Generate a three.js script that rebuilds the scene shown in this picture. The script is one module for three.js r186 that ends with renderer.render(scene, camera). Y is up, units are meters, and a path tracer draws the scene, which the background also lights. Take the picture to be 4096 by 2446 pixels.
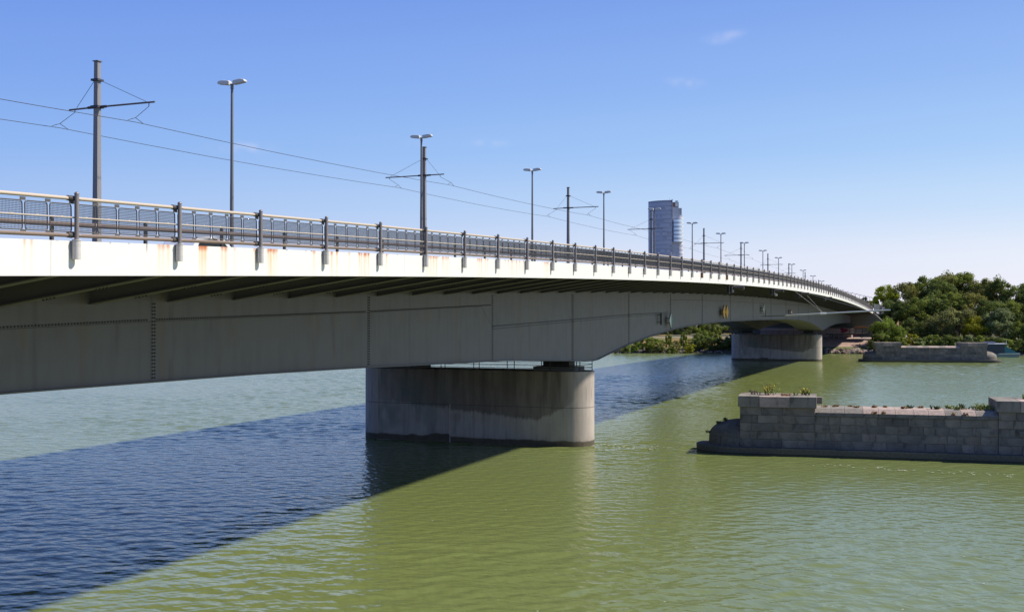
import * as THREE from 'three';
import { mergeGeometries } from 'three/addons/utils/BufferGeometryUtils.js';

// ---------------------------------------------------------------- camera, sky, sun, exposure
const scene = new THREE.Scene();
const camera = new THREE.PerspectiveCamera(30.42, 1024 / 611, 0.5, 6000);
camera.rotation.order = 'YXZ';
camera.position.set(0, 10.4, 0);
camera.rotation.y = 0.37012;            // the bridge runs along -z, the lens looks 21.2 degrees left of it
camera.rotation.x = 0.00800;

const SUN = new THREE.Vector3(1, 1.19, -0.43).normalize();   // towards the sun, read from the socket shadows
const sun = new THREE.DirectionalLight(new THREE.Color().setRGB(1, 0.94, 0.84), 5.0);
sun.position.set(SUN.x * 400, SUN.y * 400, SUN.z * 400 - 150);
sun.target.position.set(0, 0, -150);
sun.castShadow = true; sun.shadow.radius = 4;
sun.shadow.mapSize.set(4096, 4096);
Object.assign(sun.shadow.camera, { left: -260, right: 260, top: 260, bottom: -260, near: 10, far: 1200 });
scene.add(sun, sun.target);

function rng(seed) { let a = seed >>> 0; return () => { a = (a + 0x6D2B79F5) >>> 0; let t = Math.imul(a ^ (a >>> 15), 1 | a); t = (t + Math.imul(t ^ (t >>> 7), 61 | t)) ^ t; return ((t ^ (t >>> 14)) >>> 0) / 4294967296; }; }
const clamp = (x, a = 0, b = 1) => Math.min(b, Math.max(a, x));
const smooth = (a, b, x) => { const t = clamp((x - a) / (b - a)); return t * t * (3 - 2 * t); };
const lerp = (a, b, t) => a + (b - a) * t;
function pw(pts, x) { if (x <= pts[0][0]) return pts[0][1]; for (let i = 1; i < pts.length; i++) if (x <= pts[i][0]) { const [a, b] = [pts[i - 1], pts[i]]; return lerp(a[1], b[1], (x - a[0]) / (b[0] - a[0])); } return pts[pts.length - 1][1]; }
function hash2(x, y, s = 0) { let h = Math.imul(x | 0, 374761393) + Math.imul(y | 0, 668265263) + Math.imul(s | 0, 1274126177); h = Math.imul(h ^ (h >>> 13), 1274126177); return ((h ^ (h >>> 16)) >>> 0) / 4294967296; }
function vnoise(x, y, s = 0, px = 0, py = 0) { const xi = Math.floor(x), yi = Math.floor(y), fx = x - xi, fy = y - yi, u = fx * fx * (3 - 2 * fx), v = fy * fy * (3 - 2 * fy); const m = (a, p) => p ? ((a % p) + p) % p : a; const h = (i, j) => hash2(m(i, px), m(j, py), s); return lerp(lerp(h(xi, yi), h(xi + 1, yi), u), lerp(h(xi, yi + 1), h(xi + 1, yi + 1), u), v); }
function fbm(x, y, o = 4, s = 0, px = 0, py = 0) { let v = 0, a = 0.5, n = 0; for (let k = 0; k < o; k++) { v += a * vnoise(x, y, s + k, px, py); n += a; a *= 0.5; x *= 2; y *= 2; px *= 2; py *= 2; } return v / n; }

function makeSky() {
  const W = 2048, H = 1024, data = new Float32Array(W * H * 4);
  const EXPO = 1.3, stops = [[-90, [0.22, 0.25, 0.20]], [0, [0.37, 0.465, 0.80]], [2.8, [0.345, 0.475, 0.83]], [5.5, [0.25, 0.42, 0.835]], [8.3, [0.183, 0.361, 0.83]], [12, [0.145, 0.30, 0.80]], [16, [0.116, 0.25, 0.76]], [28, [0.085, 0.20, 0.68]], [50, [0.065, 0.15, 0.56]], [90, [0.055, 0.13, 0.47]]];
  const sunAz = Math.atan2(SUN.z, SUN.x);
  const wisps = [[2905, 142, 62, 13, -0.16, 0.30, 4], [2870, 160, 45, 6, -0.05, 0.24, 5], [2740, 327, 55, 12, 0.06, 0.26, 7], [965, 590, 90, 15, 0.03, 0.34, 9], [1960, 570, 60, 9, 0.04, 0.26, 11], [1650, 572, 40, 9, 0.04, 0.10, 13]];
  const th = 0.37012;
  for (let j = 0; j < H; j++) {
    const el = (j + 0.5) / H * 180 - 90;
    let k = 1; while (k < stops.length - 1 && el > stops[k][0]) k++;
    const [a, b] = [stops[k - 1], stops[k]], f = smooth(0, 1, clamp((el - a[0]) / (b[0] - a[0]))) * 0.35 + 0.65 * clamp((el - a[0]) / (b[0] - a[0]));
    for (let i = 0; i < W; i++) {
      const az = ((i + 0.5) / W - 0.5) * 2 * Math.PI;           // atan2(z, x)
      const ce = Math.cos(el * Math.PI / 180), se = Math.sin(el * Math.PI / 180);
      const dx = ce * Math.cos(az), dz = ce * Math.sin(az);
      const near = 0.5 + 0.5 * (dx * Math.cos(sunAz) + dz * Math.sin(sunAz));
      const c = [0, 1, 2].map(n => lerp(a[1][n], b[1][n], f));
      if (el > 0) { const g = near * Math.exp(-Math.max(0, el) / 38); c[0] *= 1 + 2.0 * g; c[1] *= 1 + 1.2 * g; c[2] *= 1 + 0.25 * g; }
      // thin cloud wisps, at their own place in the sky
      if (el > 3 && el < 18) {
        const fw = dx * -Math.sin(th) + dz * -Math.cos(th), rt = dx * Math.cos(th) - dz * Math.sin(th);
        if (fw > 0.6) {
          const px = 2048 + 4500 * rt / fw, py = 1259 - 4500 * se / fw;
          for (const [cx, cy, rx, ry, sl, al, s] of wisps) {
            const u = (px - cx) / rx, v = (py - cy - (px - cx) * sl) / ry, d = u * u + v * v;
            if (d < 6) { const m = Math.exp(-d) * al * smooth(0.25, 0.75, fbm(px / 26 + 9 * s, py / 10, 4, s)) * 1.5; c[0] = lerp(c[0], 0.80, m); c[1] = lerp(c[1], 0.80, m); c[2] = lerp(c[2], 0.96, m); }
          }
        }
      }
      const o = (j * W + i) * 4; data[o] = c[0] / EXPO; data[o + 1] = c[1] / EXPO; data[o + 2] = c[2] / EXPO; data[o + 3] = 1;
    }
  }
  const t = new THREE.DataTexture(data, W, H, THREE.RGBAFormat, THREE.FloatType);
  t.mapping = THREE.EquirectangularReflectionMapping; t.colorSpace = THREE.LinearSRGBColorSpace; t.magFilter = t.minFilter = THREE.LinearFilter; t.needsUpdate = true;
  return t;
}
const skyTexture = makeSky();
scene.background = skyTexture; scene.environment = skyTexture;

const renderer = new THREE.WebGLRenderer({ antialias: true });
renderer.setSize(1024, 611);
renderer.toneMapping = THREE.LinearToneMapping;
renderer.toneMappingExposure = 1.3;
renderer.outputColorSpace = THREE.SRGBColorSpace;
renderer.shadowMap.enabled = true;

// ---------------------------------------------------------------- helpers
const P = (D, y, t) => new THREE.Vector3(-D, y, -t);      // D: metres left of the lens, t: metres along the bridge
const col = (r, g, b) => new THREE.Color().setRGB(r, g, b);
const used = {};
function numbered(n) { const k = used[n] = (used[n] ?? -1) + 1; return k ? `${n}_${String(k).padStart(3, '0')}` : n; }
function tag(o, label, category, group, kind) { o.userData = { label, category }; if (group) o.userData.group = group; if (kind) o.userData.kind = kind; return o; }
function shade(o) { o.castShadow = true; o.receiveShadow = true; return o; }
function thing(name, label, category, pos, group) { const o = new THREE.Group(); o.name = numbered(name); if (pos) o.position.copy(pos); tag(o, label, category, group); scene.add(o); return o; }
function part(name, geo, mat, parent, kind) { const m = shade(new THREE.Mesh(geo, mat)); m.name = name; if (kind) m.userData.kind = kind; parent.add(m); return m; }
function solo(name, geo, mat, label, category, group, kind) { const m = shade(new THREE.Mesh(geo, mat)); m.name = numbered(name); tag(m, label, category, group, kind); scene.add(m); return m; }
function flat(g) { const n = g.index ? g.toNonIndexed() : g; for (const k of Object.keys(n.attributes)) if (!['position', 'normal', 'uv', 'color'].includes(k)) n.deleteAttribute(k); return n; }
function merge(list) { return list.length === 1 ? flat(list[0]) : mergeGeometries(list.map(flat)); }
function box(w, h, d, x = 0, y = 0, z = 0) { const g = new THREE.BoxGeometry(w, h, d); g.translate(x, y, z); return g; }
function boxBetween(a, b) { return box(Math.abs(b.x - a.x), Math.abs(b.y - a.y), Math.abs(b.z - a.z), (a.x + b.x) / 2, (a.y + b.y) / 2, (a.z + b.z) / 2); }
const UP = new THREE.Vector3(0, 1, 0);
function rod(a, b, r, seg = 8, r2 = r, open = false) { const d = b.clone().sub(a), L = d.length(); const g = new THREE.CylinderGeometry(r2, r, L, seg, 1, open); g.applyQuaternion(new THREE.Quaternion().setFromUnitVectors(UP, d.normalize())); const m = a.clone().add(b).multiplyScalar(0.5); g.translate(m.x, m.y, m.z); return g; }
function quadGeo(verts, uvs) { const g = new THREE.BufferGeometry(); g.setAttribute('position', new THREE.Float32BufferAttribute(verts, 3)); g.setAttribute('uv', new THREE.Float32BufferAttribute(uvs, 2)); g.computeVertexNormals(); return g; }
// sweeps a closed outline prof(t) = [[D, y], ...] along the stations ts; u runs along the bridge, v round the outline, both in metres
function sweep(ts, prof, caps = true) {
  const v = [], uv = [];
  const rings = ts.map(t => prof(t).map(([D, y]) => [-D, y, -t]));
  const n = rings[0].length; const per = [0];
  for (let i = 0; i < n; i++) { const a = rings[0][i], b = rings[0][(i + 1) % n]; per.push(per[i] + Math.hypot(b[0] - a[0], b[1] - a[1])); }
  for (let k = 0; k + 1 < ts.length; k++) for (let i = 0; i < n; i++) {
    const j = (i + 1) % n, a = rings[k][i], b = rings[k][j], c = rings[k + 1][j], d = rings[k + 1][i];
    v.push(...a, ...b, ...c, ...a, ...c, ...d);
    uv.push(ts[k], per[i], ts[k], per[i + 1], ts[k + 1], per[i + 1], ts[k], per[i], ts[k + 1], per[i + 1], ts[k + 1], per[i]);
  }
  if (caps) for (const r of [rings[0], rings[rings.length - 1]]) for (let i = 1; i + 1 < n; i++) { v.push(...r[0], ...r[i], ...r[i + 1]); uv.push(0, 0, 0.1, 0, 0.1, 0.1); }
  return quadGeo(v, uv);
}
function stations(a, b, step) { const n = Math.max(1, Math.round((b - a) / step)); return Array.from({ length: n + 1 }, (_, i) => a + (b - a) * i / n); }

// textures
function canvasData(W, H, fn, srgb = true) {
  const d = new Uint8Array(W * H * 4);
  for (let j = 0; j < H; j++) for (let i = 0; i < W; i++) { const c = fn(i, j, (i + 0.5) / W, (j + 0.5) / H), o = (j * W + i) * 4; for (let k = 0; k < 3; k++) { let x = clamp(c[k]); if (srgb) x = x <= 0.0031308 ? x * 12.92 : 1.055 * Math.pow(x, 1 / 2.4) - 0.055; d[o + k] = Math.round(x * 255); } d[o + 3] = 255; }
  const t = new THREE.DataTexture(d, W, H, THREE.RGBAFormat); t.wrapS = t.wrapT = THREE.RepeatWrapping; t.magFilter = THREE.LinearFilter; t.minFilter = THREE.LinearMipmapLinearFilter; t.generateMipmaps = true; if (srgb) t.colorSpace = THREE.SRGBColorSpace; t.needsUpdate = true; return t;
}
const std = (o) => new THREE.MeshStandardMaterial({ roughness: 0.8, metalness: 0, side: THREE.DoubleSide, ...o });
function tile(tex, su, sv) { const t = tex.clone(); t.repeat.set(1 / su, 1 / sv); t.needsUpdate = true; return t; }

const grainTex = canvasData(512, 512, (i, j, u, v) => { const n = 0.78 + 0.30 * fbm(u * 8, v * 8, 4, 3, 8, 8) + 0.16 * (vnoise(u * 128, v * 128, 9, 128, 128) - 0.5) - 0.08; return [n, n, n]; });
const webTex = canvasData(1024, 256, (i, j, u, v) => { const s = 0.5 * fbm(u * 96, v * 3, 3, 21, 96, 3) + 0.5 * fbm(u * 14, v * 5, 4, 27, 14, 5); const n = 0.66 + 0.62 * s - 0.18 * smooth(0.62, 0.80, fbm(u * 70, v * 1.5, 3, 39, 70, 2)); const r = 2.2 * smooth(0.62, 0.80, fbm(u * 40, v * 2, 3, 33, 40, 2)); return [n * (1 + 0.05 * r), n * (1 - 0.03 * r), n * (1 - 0.10 * r)]; });
const M = {
  web: std({ color: col(0.125, 0.121, 0.124), map: tile(webTex, 26, 5.2), bumpMap: tile(webTex, 41, 7), bumpScale: 0.008, roughness: 0.5 }),
  under: std({ color: col(0.125, 0.121, 0.124), roughness: 0.9 }),
  flange: std({ color: col(0.14, 0.132, 0.125), roughness: 0.6 }),
  bolt: std({ color: col(0.045, 0.045, 0.045), roughness: 0.7 }),
  asphalt: std({ color: col(0.05, 0.05, 0.05), map: tile(grainTex, 3, 3), roughness: 0.95 }),
  post: std({ color: col(0.215, 0.185, 0.172), roughness: 0.42, metalness: 0.1 }),
  rail: std({ color: col(0.50, 0.415, 0.315), roughness: 0.42 }),
  lowRail: std({ color: col(0.235, 0.17, 0.13), map: tile(grainTex, 2.3, 0.6), roughness: 0.5 }),
  wire: std({ color: col(0.085, 0.085, 0.09), roughness: 0.5, metalness: 0.3 }),
  frame: std({ color: col(0.085, 0.078, 0.074), roughness: 0.5 }),
  clamp: std({ color: col(0.05, 0.045, 0.042), roughness: 0.55 }),
  socket: std({ color: col(0.60, 0.565, 0.52), map: tile(grainTex, 0.7, 0.9), roughness: 0.6 }),
  socketRust: std({ color: col(0.22, 0.12, 0.055), map: tile(grainTex, 0.7, 0.9), roughness: 0.8 }),
  mast: std({ color: col(0.27, 0.255, 0.245), map: tile(grainTex, 1.1, 4), roughness: 0.5 }),
  lampPole: std({ color: col(0.17, 0.16, 0.155), roughness: 0.45, metalness: 0.2 }),
  lampHead: std({ color: col(0.62, 0.60, 0.55), roughness: 0.45 }),
  lampGlass: std({ color: col(0.42, 0.41, 0.36), roughness: 0.25 }),
  arm: std({ color: col(0.12, 0.115, 0.105), roughness: 0.55 }),
  cable: std({ color: col(0.05, 0.05, 0.06), roughness: 0.6 }),
  boom: std({ color: col(0.45, 0.46, 0.45), roughness: 0.4 }),
  white: std({ color: col(0.78, 0.77, 0.74), roughness: 0.5 }),
  green: std({ color: col(0.01, 0.27, 0.16), roughness: 0.5 }),
  yellow: std({ color: col(0.85, 0.42, 0.015), roughness: 0.5 }),
  red: std({ color: col(0.50, 0.035, 0.03), roughness: 0.5 }),
  black: std({ color: col(0.02, 0.02, 0.02), roughness: 0.6 }),
};
M.arm2 = M.arm;

// ---------------------------------------------------------------- profile of the bridge
const yTop = t => { if (t <= 340) return 14.72 - 1.09e-4 * (t - 173) ** 2; const d = Math.min(t - 340, 110), y0 = 14.72 - 1.09e-4 * 167 ** 2, s = 2 * 1.09e-4 * 167; return y0 - s * d + s / 220 * d * d; };
const DF = 20.23, DC = 36.0, DFF = 51.77, DW = 26.4, T0 = -6, T1 = 341;
const soffit = [[-20, 7.9], [4, 8.0], [26, 8.08], [38.7, 8.02], [48.4, 7.88], [58, 7.68], [66, 7.53], [76, 7.17], [86.2, 6.75], [91, 7.27], [96.5, 7.83], [104, 8.38], [112.8, 8.88], [120, 9.18], [128.5, 9.39], [137, 9.53], [146.5, 9.62], [164.9, 9.66], [182.5, 9.68], [200.6, 9.66], [210, 9.60], [218, 9.48], [226, 9.28], [234, 9.0], [241, 8.6], [248.6, 8.08], [255, 7.5], [261.2, 6.9], [266.5, 7.16], [273, 7.48], [281.2, 7.8], [289, 8.05], [297.3, 8.2], [315, 8.25], [343, 8.13]];
const yBot = t => pw(soffit, t);

// ---------------------------------------------------------------- water
{
  const rand = rng(77), waves = [];
  for (let k = 0; k < 36; k++) { const lam = 0.85 * Math.pow(4.6, Math.pow(rand(), 1.3)), ang = 0.36 + (rand() + rand() - 1) * 1.15, kk = 2 * Math.PI / lam; waves.push([kk * -Math.sin(ang), kk * -Math.cos(ang), 0.0165 * lam / (2 * Math.PI), rand() * 6.283]); }
  const gust = (x, z) => 0.35 + 1.15 * smooth(0.22, 0.78, fbm(x / 34 + 5, z / 22 + 3, 3, 51));
  const height = (x, z) => { let y = 0; for (const [a, b, amp, ph] of waves) y += amp * Math.sin(a * x + b * z + ph); return y; };
  const grow = (from, to, s0, rate) => { const o = []; let p = from, s = s0; const dir = Math.sign(to - from); while ((to - p) * dir > 0) { p += dir * s; s *= rate; o.push(p); } o[o.length - 1] = to; return o; };
  const xs = [...grow(-86, -900, 0.36, 1.06).reverse(), ...stations(-86, 38, 0.33), ...grow(38, 700, 0.36, 1.06)];
  const ts = [...grow(22, -120, 0.4, 1.15).reverse(), ...stations(22, 90, 0.30), ...grow(90, 345, 0.30, 1.004)];
  const nx = xs.length, nt = ts.length, pos = new Float32Array(nx * nt * 3), nor = new Float32Array(nx * nt * 3), uv = new Float32Array(nx * nt * 2);
  for (let j = 0; j < nt; j++) for (let i = 0; i < nx; i++) {
    const x = xs[i], z = -ts[j], o = j * nx + i;
    const fade = smooth(500, 120, Math.abs(x)) * smooth(-60, 10, ts[j]), g = gust(x, z) * fade, e = 0.02;
    let gx = 0, gz = 0, y = 0;
    if (g > 0) for (const [a, b, amp, ph] of waves) { const q = a * x + b * z + ph, c = Math.cos(q); y += amp * Math.sin(q); gx += amp * a * c; gz += amp * b * c; }
    pos.set([x, y * g, z], o * 3);
    const L = Math.hypot(gx * g, 1, gz * g); nor.set([-gx * g / L, 1 / L, -gz * g / L], o * 3);
    uv[o * 2] = (x * 0.9553 + z * 0.2955) / 15; uv[o * 2 + 1] = (-x * 0.2955 + z * 0.9553) / 15;
  }
  const idx = [];
  for (let j = 0; j + 1 < nt; j++) for (let i = 0; i + 1 < nx; i++) { const a = j * nx + i; idx.push(a, a + 1, a + nx, a + 1, a + nx + 1, a + nx); }
  const g = new THREE.BufferGeometry(); g.setAttribute('position', new THREE.BufferAttribute(pos, 3)); g.setAttribute('normal', new THREE.BufferAttribute(nor, 3)); g.setAttribute('uv', new THREE.BufferAttribute(uv, 2)); g.setIndex(idx);
  // fine ripples as a tiling height map
  const N = 768, rip = new Float32Array(N * N), comps = [];
  for (let k = 0; k < 52; k++) { const m = 12 + 78 * rand() * rand(), a = 1.2708 + (rand() + rand() - 1) * 1.5; const u = Math.round(m * Math.cos(a)), v = Math.round(m * Math.sin(a)); comps.push([u, v, 1 / Math.pow(Math.hypot(u, v) + 1, 1.15), rand() * 6.283]); }
  const sx = comps.map(c => Float64Array.from({ length: N }, (_, i) => 2 * Math.PI * c[0] * i / N)), sy = comps.map(c => Float64Array.from({ length: N }, (_, i) => 2 * Math.PI * c[1] * i / N + c[3]));
  let lo = 1e9, hi = -1e9;
  for (let j = 0; j < N; j++) for (let i = 0; i < N; i++) { let s = 0; for (let k = 0; k < comps.length; k++) s += comps[k][2] * Math.sin(sx[k][i] + sy[k][j]); rip[j * N + i] = s; lo = Math.min(lo, s); hi = Math.max(hi, s); }
  const rd = new Float32Array(N * N * 4); for (let q = 0; q < N * N; q++) { const s = (rip[q] - lo) / (hi - lo); rd[q * 4] = rd[q * 4 + 1] = rd[q * 4 + 2] = s; rd[q * 4 + 3] = 1; }
  const rt = new THREE.DataTexture(rd, N, N, THREE.RGBAFormat, THREE.FloatType); rt.wrapS = rt.wrapT = THREE.RepeatWrapping; rt.magFilter = rt.minFilter = THREE.LinearFilter; rt.needsUpdate = true;
  const mat = new THREE.MeshPhysicalMaterial({ color: col(0.142, 0.170, 0.054), roughness: 0.17, ior: 1.333, bumpMap: rt, bumpScale: 0.06, side: THREE.DoubleSide });
  const w = shade(new THREE.Mesh(g, mat)); w.name = 'river_water'; tag(w, 'rippled murky green river water under the bridge', 'water', null, 'structure'); scene.add(w);
}

// ---------------------------------------------------------------- far bank terrain
const bankLine = D => pw([[-900, 330], [-60, 317], [-7, 314.7], [29, 312.7], [52, 307], [76, 301], [100, 298], [900, 290]], D);
function groundY(D, t) {
  const s = t - bankLine(D);
  const under = smooth(8, 16, D) * smooth(60, 52, D);
  let y = pw([[-30, -3], [-3, -1.2], [0, -0.05], [2.2, 0.9], [4, 1.35], [8, 1.7], [15, 3.75], [17, 3.95], [27, 4.0]], s);
  const rise = pw([[27, 0], [46, 5.2], [60, 5.6], [90, 5.7]], s) * (1 - under) * (D > 52 ? 0.38 : 1);
  y += rise + under * pw([[27, 0], [45, 0.2], [46, 0.2], [80, 5.6]], s);
  return y;
}
{
  const ts = [...stations(285, 345, 0.9), 348, 352, 357, 363, 370, 380, 395, 420, 470, 560, 750, 1100, 1700, 2600, 3800];
  const Ds = [-2200, -1200, -700, -420, -260, -170, -120, -90, ...stations(-70, 110, 0.9), 130, 160, 220, 320, 460, 700, 1200, 2200];
  const nD = Ds.length, nt = ts.length, pos = [], cl = [], uv = [];
  const C = { mud: [0.07, 0.06, 0.045], grass: [0.10, 0.135, 0.03], dry: [0.235, 0.145, 0.045], gravel: [0.40, 0.27, 0.215], path: [0.33, 0.28, 0.25], wood: [0.075, 0.07, 0.035] };
  for (const t of ts) for (const D of Ds) {
    const s = t - bankLine(D); pos.push(-D, groundY(D, t) + (t < 380 && s > 1 ? 0.18 * (fbm(D / 2.2, t / 2.2, 3, 5) - 0.5) : 0), -t); uv.push(D / 4, t / 4);
    const n = fbm(D / 3, t / 3, 4, 15), n2 = fbm(D / 1.1, t / 1.1, 3, 25);
    let c = C.mud;
    if (s > 3.2) c = C.grass;
    const left = D > 58;
    if (s > 7.5 + 1.6 * (n - 0.5) && s <= 17) c = left ? (fbm(D / 5, t / 4, 3, 35) > 0.47 ? C.dry : C.grass) : (D > 9 && D < 60 ? C.gravel : C.grass);
    if (left && s > 4 && s <= 9 && n > 0.5) c = C.dry;
    if (s > 17 && s < 21) c = C.path; else if (s >= 21) c = n > 0.55 ? C.dry : C.grass;
    if (s > 27 && !(D > 9 && D < 60)) c = n > 0.62 ? C.dry : C.wood;
    if (s >= 21 && D > 9 && D < 60 && s < 60) c = C.path;
    const k = 0.7 + 0.6 * n2; cl.push(c[0] * k, c[1] * k, c[2] * k);
  }
  const idx = []; for (let j = 0; j + 1 < nt; j++) for (let i = 0; i + 1 < nD; i++) { const a = j * nD + i; idx.push(a, a + nD, a + 1, a + 1, a + nD, a + nD + 1); }
  const g = new THREE.BufferGeometry(); g.setAttribute('position', new THREE.Float32BufferAttribute(pos, 3)); g.setAttribute('color', new THREE.Float32BufferAttribute(cl, 3)); g.setAttribute('uv', new THREE.Float32BufferAttribute(uv, 2)); g.setIndex(idx); g.computeVertexNormals();
  const m = shade(new THREE.Mesh(g, std({ vertexColors: true, map: grainTex, roughness: 1 }))); m.name = 'ground'; tag(m, 'grassy far river bank with gravel slope and embankment path', 'ground', null, 'structure'); scene.add(m);
  // near bank behind and below the lens
  const nb = shade(new THREE.Mesh(sweep([-60, -6], () => [[-400, -3], [-400, 4.2], [400, 4.2], [400, -3]]), std({ color: col(0.22, 0.21, 0.19), map: tile(grainTex, 3, 3), roughness: 1 }))); nb.name = 'near_bank'; tag(nb, 'paved near river bank by the bridge abutment', 'bank', null, 'structure'); scene.add(nb);
}

// ---------------------------------------------------------------- the bridge
const bridge = thing('road_bridge', 'long steel girder road bridge with white edge beams crossing the river', 'bridge');
{
  part('road_deck', sweep(stations(T0, T1, 8), t => [[DF + 0.12, yTop(t) - 0.30], [DC, yTop(t) - 0.12], [DFF - 0.12, yTop(t) - 0.30], [DFF - 0.12, yTop(t) - 0.50], [DC, yTop(t) - 0.50], [DF + 0.12, yTop(t) - 0.50]]), M.under, bridge);
  part('road_surface', sweep(stations(T0, T1, 8), t => [[DF + 3.6, yTop(t) - 0.25], [DC, yTop(t) - 0.115], [DFF - 3.6, yTop(t) - 0.25], [DFF - 3.6, yTop(t) - 0.31], [DF + 3.6, yTop(t) - 0.31]]), M.asphalt, bridge);
  // white edge beam with rust streaks below the drain slots; the first map covers t = 6 .. 118
  const A = 6, B = 118;
  const tOf = x => { const a = 0.37012 - Math.atan((x - 2048) / 4500); return DF / Math.tan(a); };
  const streaks = [];
  const rust = (x0, x1, n, s) => { const r = rng(Math.round(x0 * 7)); for (let k = 0; k < n; k++) { const x = lerp(x0, x1, n === 1 ? 0.5 : (k + 0.5 * r()) / (n - 0.5)); streaks.push([tOf(x), 0.026 + 0.04 * r(), s * (0.6 + 0.5 * r()), 0.5 + 0.6 * r()]); } };
  [[85, 130, 2, 0.35], [632, 672, 3, 0.7], [792, 802, 1, 1], [806, 824, 2, 1], [884, 908, 2, 1], [935, 938, 1, 0.6], [1066, 1085, 2, 1], [1092, 1108, 2, 0.8], [1015, 1018, 1, 0.5], [1252, 1258, 1, 0.6], [1321, 1331, 1, 1], [1342, 1352, 1, 1], [1392, 1400, 1, 0.6], [1436, 1474, 5, 1], [1542, 1550, 1, 0.7], [1706, 1742, 6, 0.95], [1745, 1750, 1, 0.8], [1770, 1795, 4, 0.9], [1910, 1926, 3, 0.7], [1940, 1952, 2, 0.6], [1993, 2000, 2, 0.95], [2020, 2095, 7, 0.75], [2176, 2194, 4, 0.9], [2212, 2217, 2, 0.7], [2395, 2400, 1, 0.3], [2470, 2480, 1, 0.3], [2690, 2694, 2, 0.4]].forEach(a => rust(...a));
  const dark = []; { const r = rng(5); for (let k = 0; k < 60; k++) dark.push([A + (B - A) * r(), 0.02 + 0.05 * r(), 0.02 + 0.05 * r()]); for (const x of [285, 703, 1030, 1290, 1511]) dark.push([tOf(x) - 0.05, 0.03, 0.5]); dark.push([tOf(585), 0.018, 0.30], [tOf(512), 0.03, 0.05]); }
  const W = 2048, H = 128, paintBase = [0.72, 0.70, 0.645];
  const acc = new Float32Array(W * 4);
  const rustTex = canvasData(W, H, (i, j, u, v) => {
    const t = A + (B - A) * u, d = 1 - v; let c = paintBase.map(x => x * (0.965 + 0.05 * fbm(t * 1.3, v * 3, 3, 61)));
    for (const [ts, w, s, len] of streaks) {
      if (Math.abs(t - ts) > 0.5) continue;
      const wob = 0.02 * (vnoise(v * 9, ts, 3) - 0.5), q = Math.abs(t - ts - wob);
      const k = s * Math.exp(-((q / (w * (0.75 + 0.5 * d))) ** 2)) * (0.58 * (1 - smooth(0, len * 1.15, d)) + 0.24) * (0.7 + 0.6 * vnoise(t * 30, v * 3, 8));
      const head = s * Math.exp(-((q / (w * 1.5)) ** 2)) * smooth(0.17 + 0.1 * vnoise(ts * 13, 1, 2), 0.02, d);
      k > 0 && (c = [lerp(c[0], 0.70, Math.min(1, k)), lerp(c[1], 0.36, Math.min(1, k)), lerp(c[2], 0.025, Math.min(1, k))]);
      const h2 = clamp(head * 1.1); c = [lerp(c[0], 0.47, h2), lerp(c[1], 0.105, h2), lerp(c[2], 0.012, h2)];
    }
    for (const [ts, w, len] of dark) { if (Math.abs(t - ts) < w * 1.3 && d < len * 1.2) { const k = smooth(w * 1.3, w * 0.4, Math.abs(t - ts)) * smooth(len * 1.2, len * 0.3, d) * 0.55; c = c.map(x => x * (1 - k)); } }
    return c;
  });
  const plainTex = canvasData(1024, 128, (i, j, u, v) => { const d = 1 - v, n = 0.96 + 0.06 * fbm(u * 60, v * 3, 3, 71, 60, 3); const r = smooth(0.72, 0.9, vnoise(u * 160, 0.5, 73, 160)) * (1 - smooth(0, 0.9, d)) * 0.28; const k = smooth(0.8, 0.92, vnoise(u * 300, 0.5, 75, 300)) * smooth(0.12, 0, d) * 0.5; return [lerp(0.74 * n, 0.56, r) * (1 - k), lerp(0.725 * n, 0.36, r) * (1 - k), lerp(0.68 * n, 0.14, r) * (1 - k)]; });
  const fasciaA = std({ map: rustTex, roughness: 0.45 }), fasciaB = std({ map: plainTex, roughness: 0.45 });
  const panel = (t0, t1, D, s, name) => {
    const first = s < 0 && t1 <= B && t0 >= A, ts = stations(t0, t1, 2), v = [], uv = [];
    const prof = t => [[D, yTop(t)], [D - s * 0.13, yTop(t)], [D - s * 0.13, yTop(t) - 0.05], [D - s * 0.06, yTop(t) - 0.05], [D - s * 0.06, yTop(t) - 0.80], [D - s * 0.34, yTop(t) - 0.80], [D - s * 0.34, yTop(t) - 0.865], [D, yTop(t) - 0.865]];
    const g = sweep(ts, prof), p = g.attributes.position, w = g.attributes.uv;
    for (let i = 0; i < p.count; i++) { const t = -p.getZ(i), d = (yTop(t) - p.getY(i)) / 0.87; w.setXY(i, first ? (t - A) / (B - A) : t / 40, clamp(1 - d, 0.004, 0.996)); }
    part(name, g, first ? fasciaA : fasciaB, bridge);
  };
  const joints = [T0, 6, 22.0 - 0.7, 40.28, 43.25, 58.9, 77.5, 95.9, 118, 138, 158, 178, 198, 218, 238, 258, 278, 298, 318, T1];
  for (let k = 0; k + 1 < joints.length; k++) panel(joints[k] + 0.006, joints[k + 1] - 0.006, DF, -1, 'edge_beam_panel');
  for (let k = 0; k + 1 < joints.length; k += 2) panel(joints[k], joints[Math.min(k + 2, joints.length - 1)], DFF, 1, 'edge_beam_panel');

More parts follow.
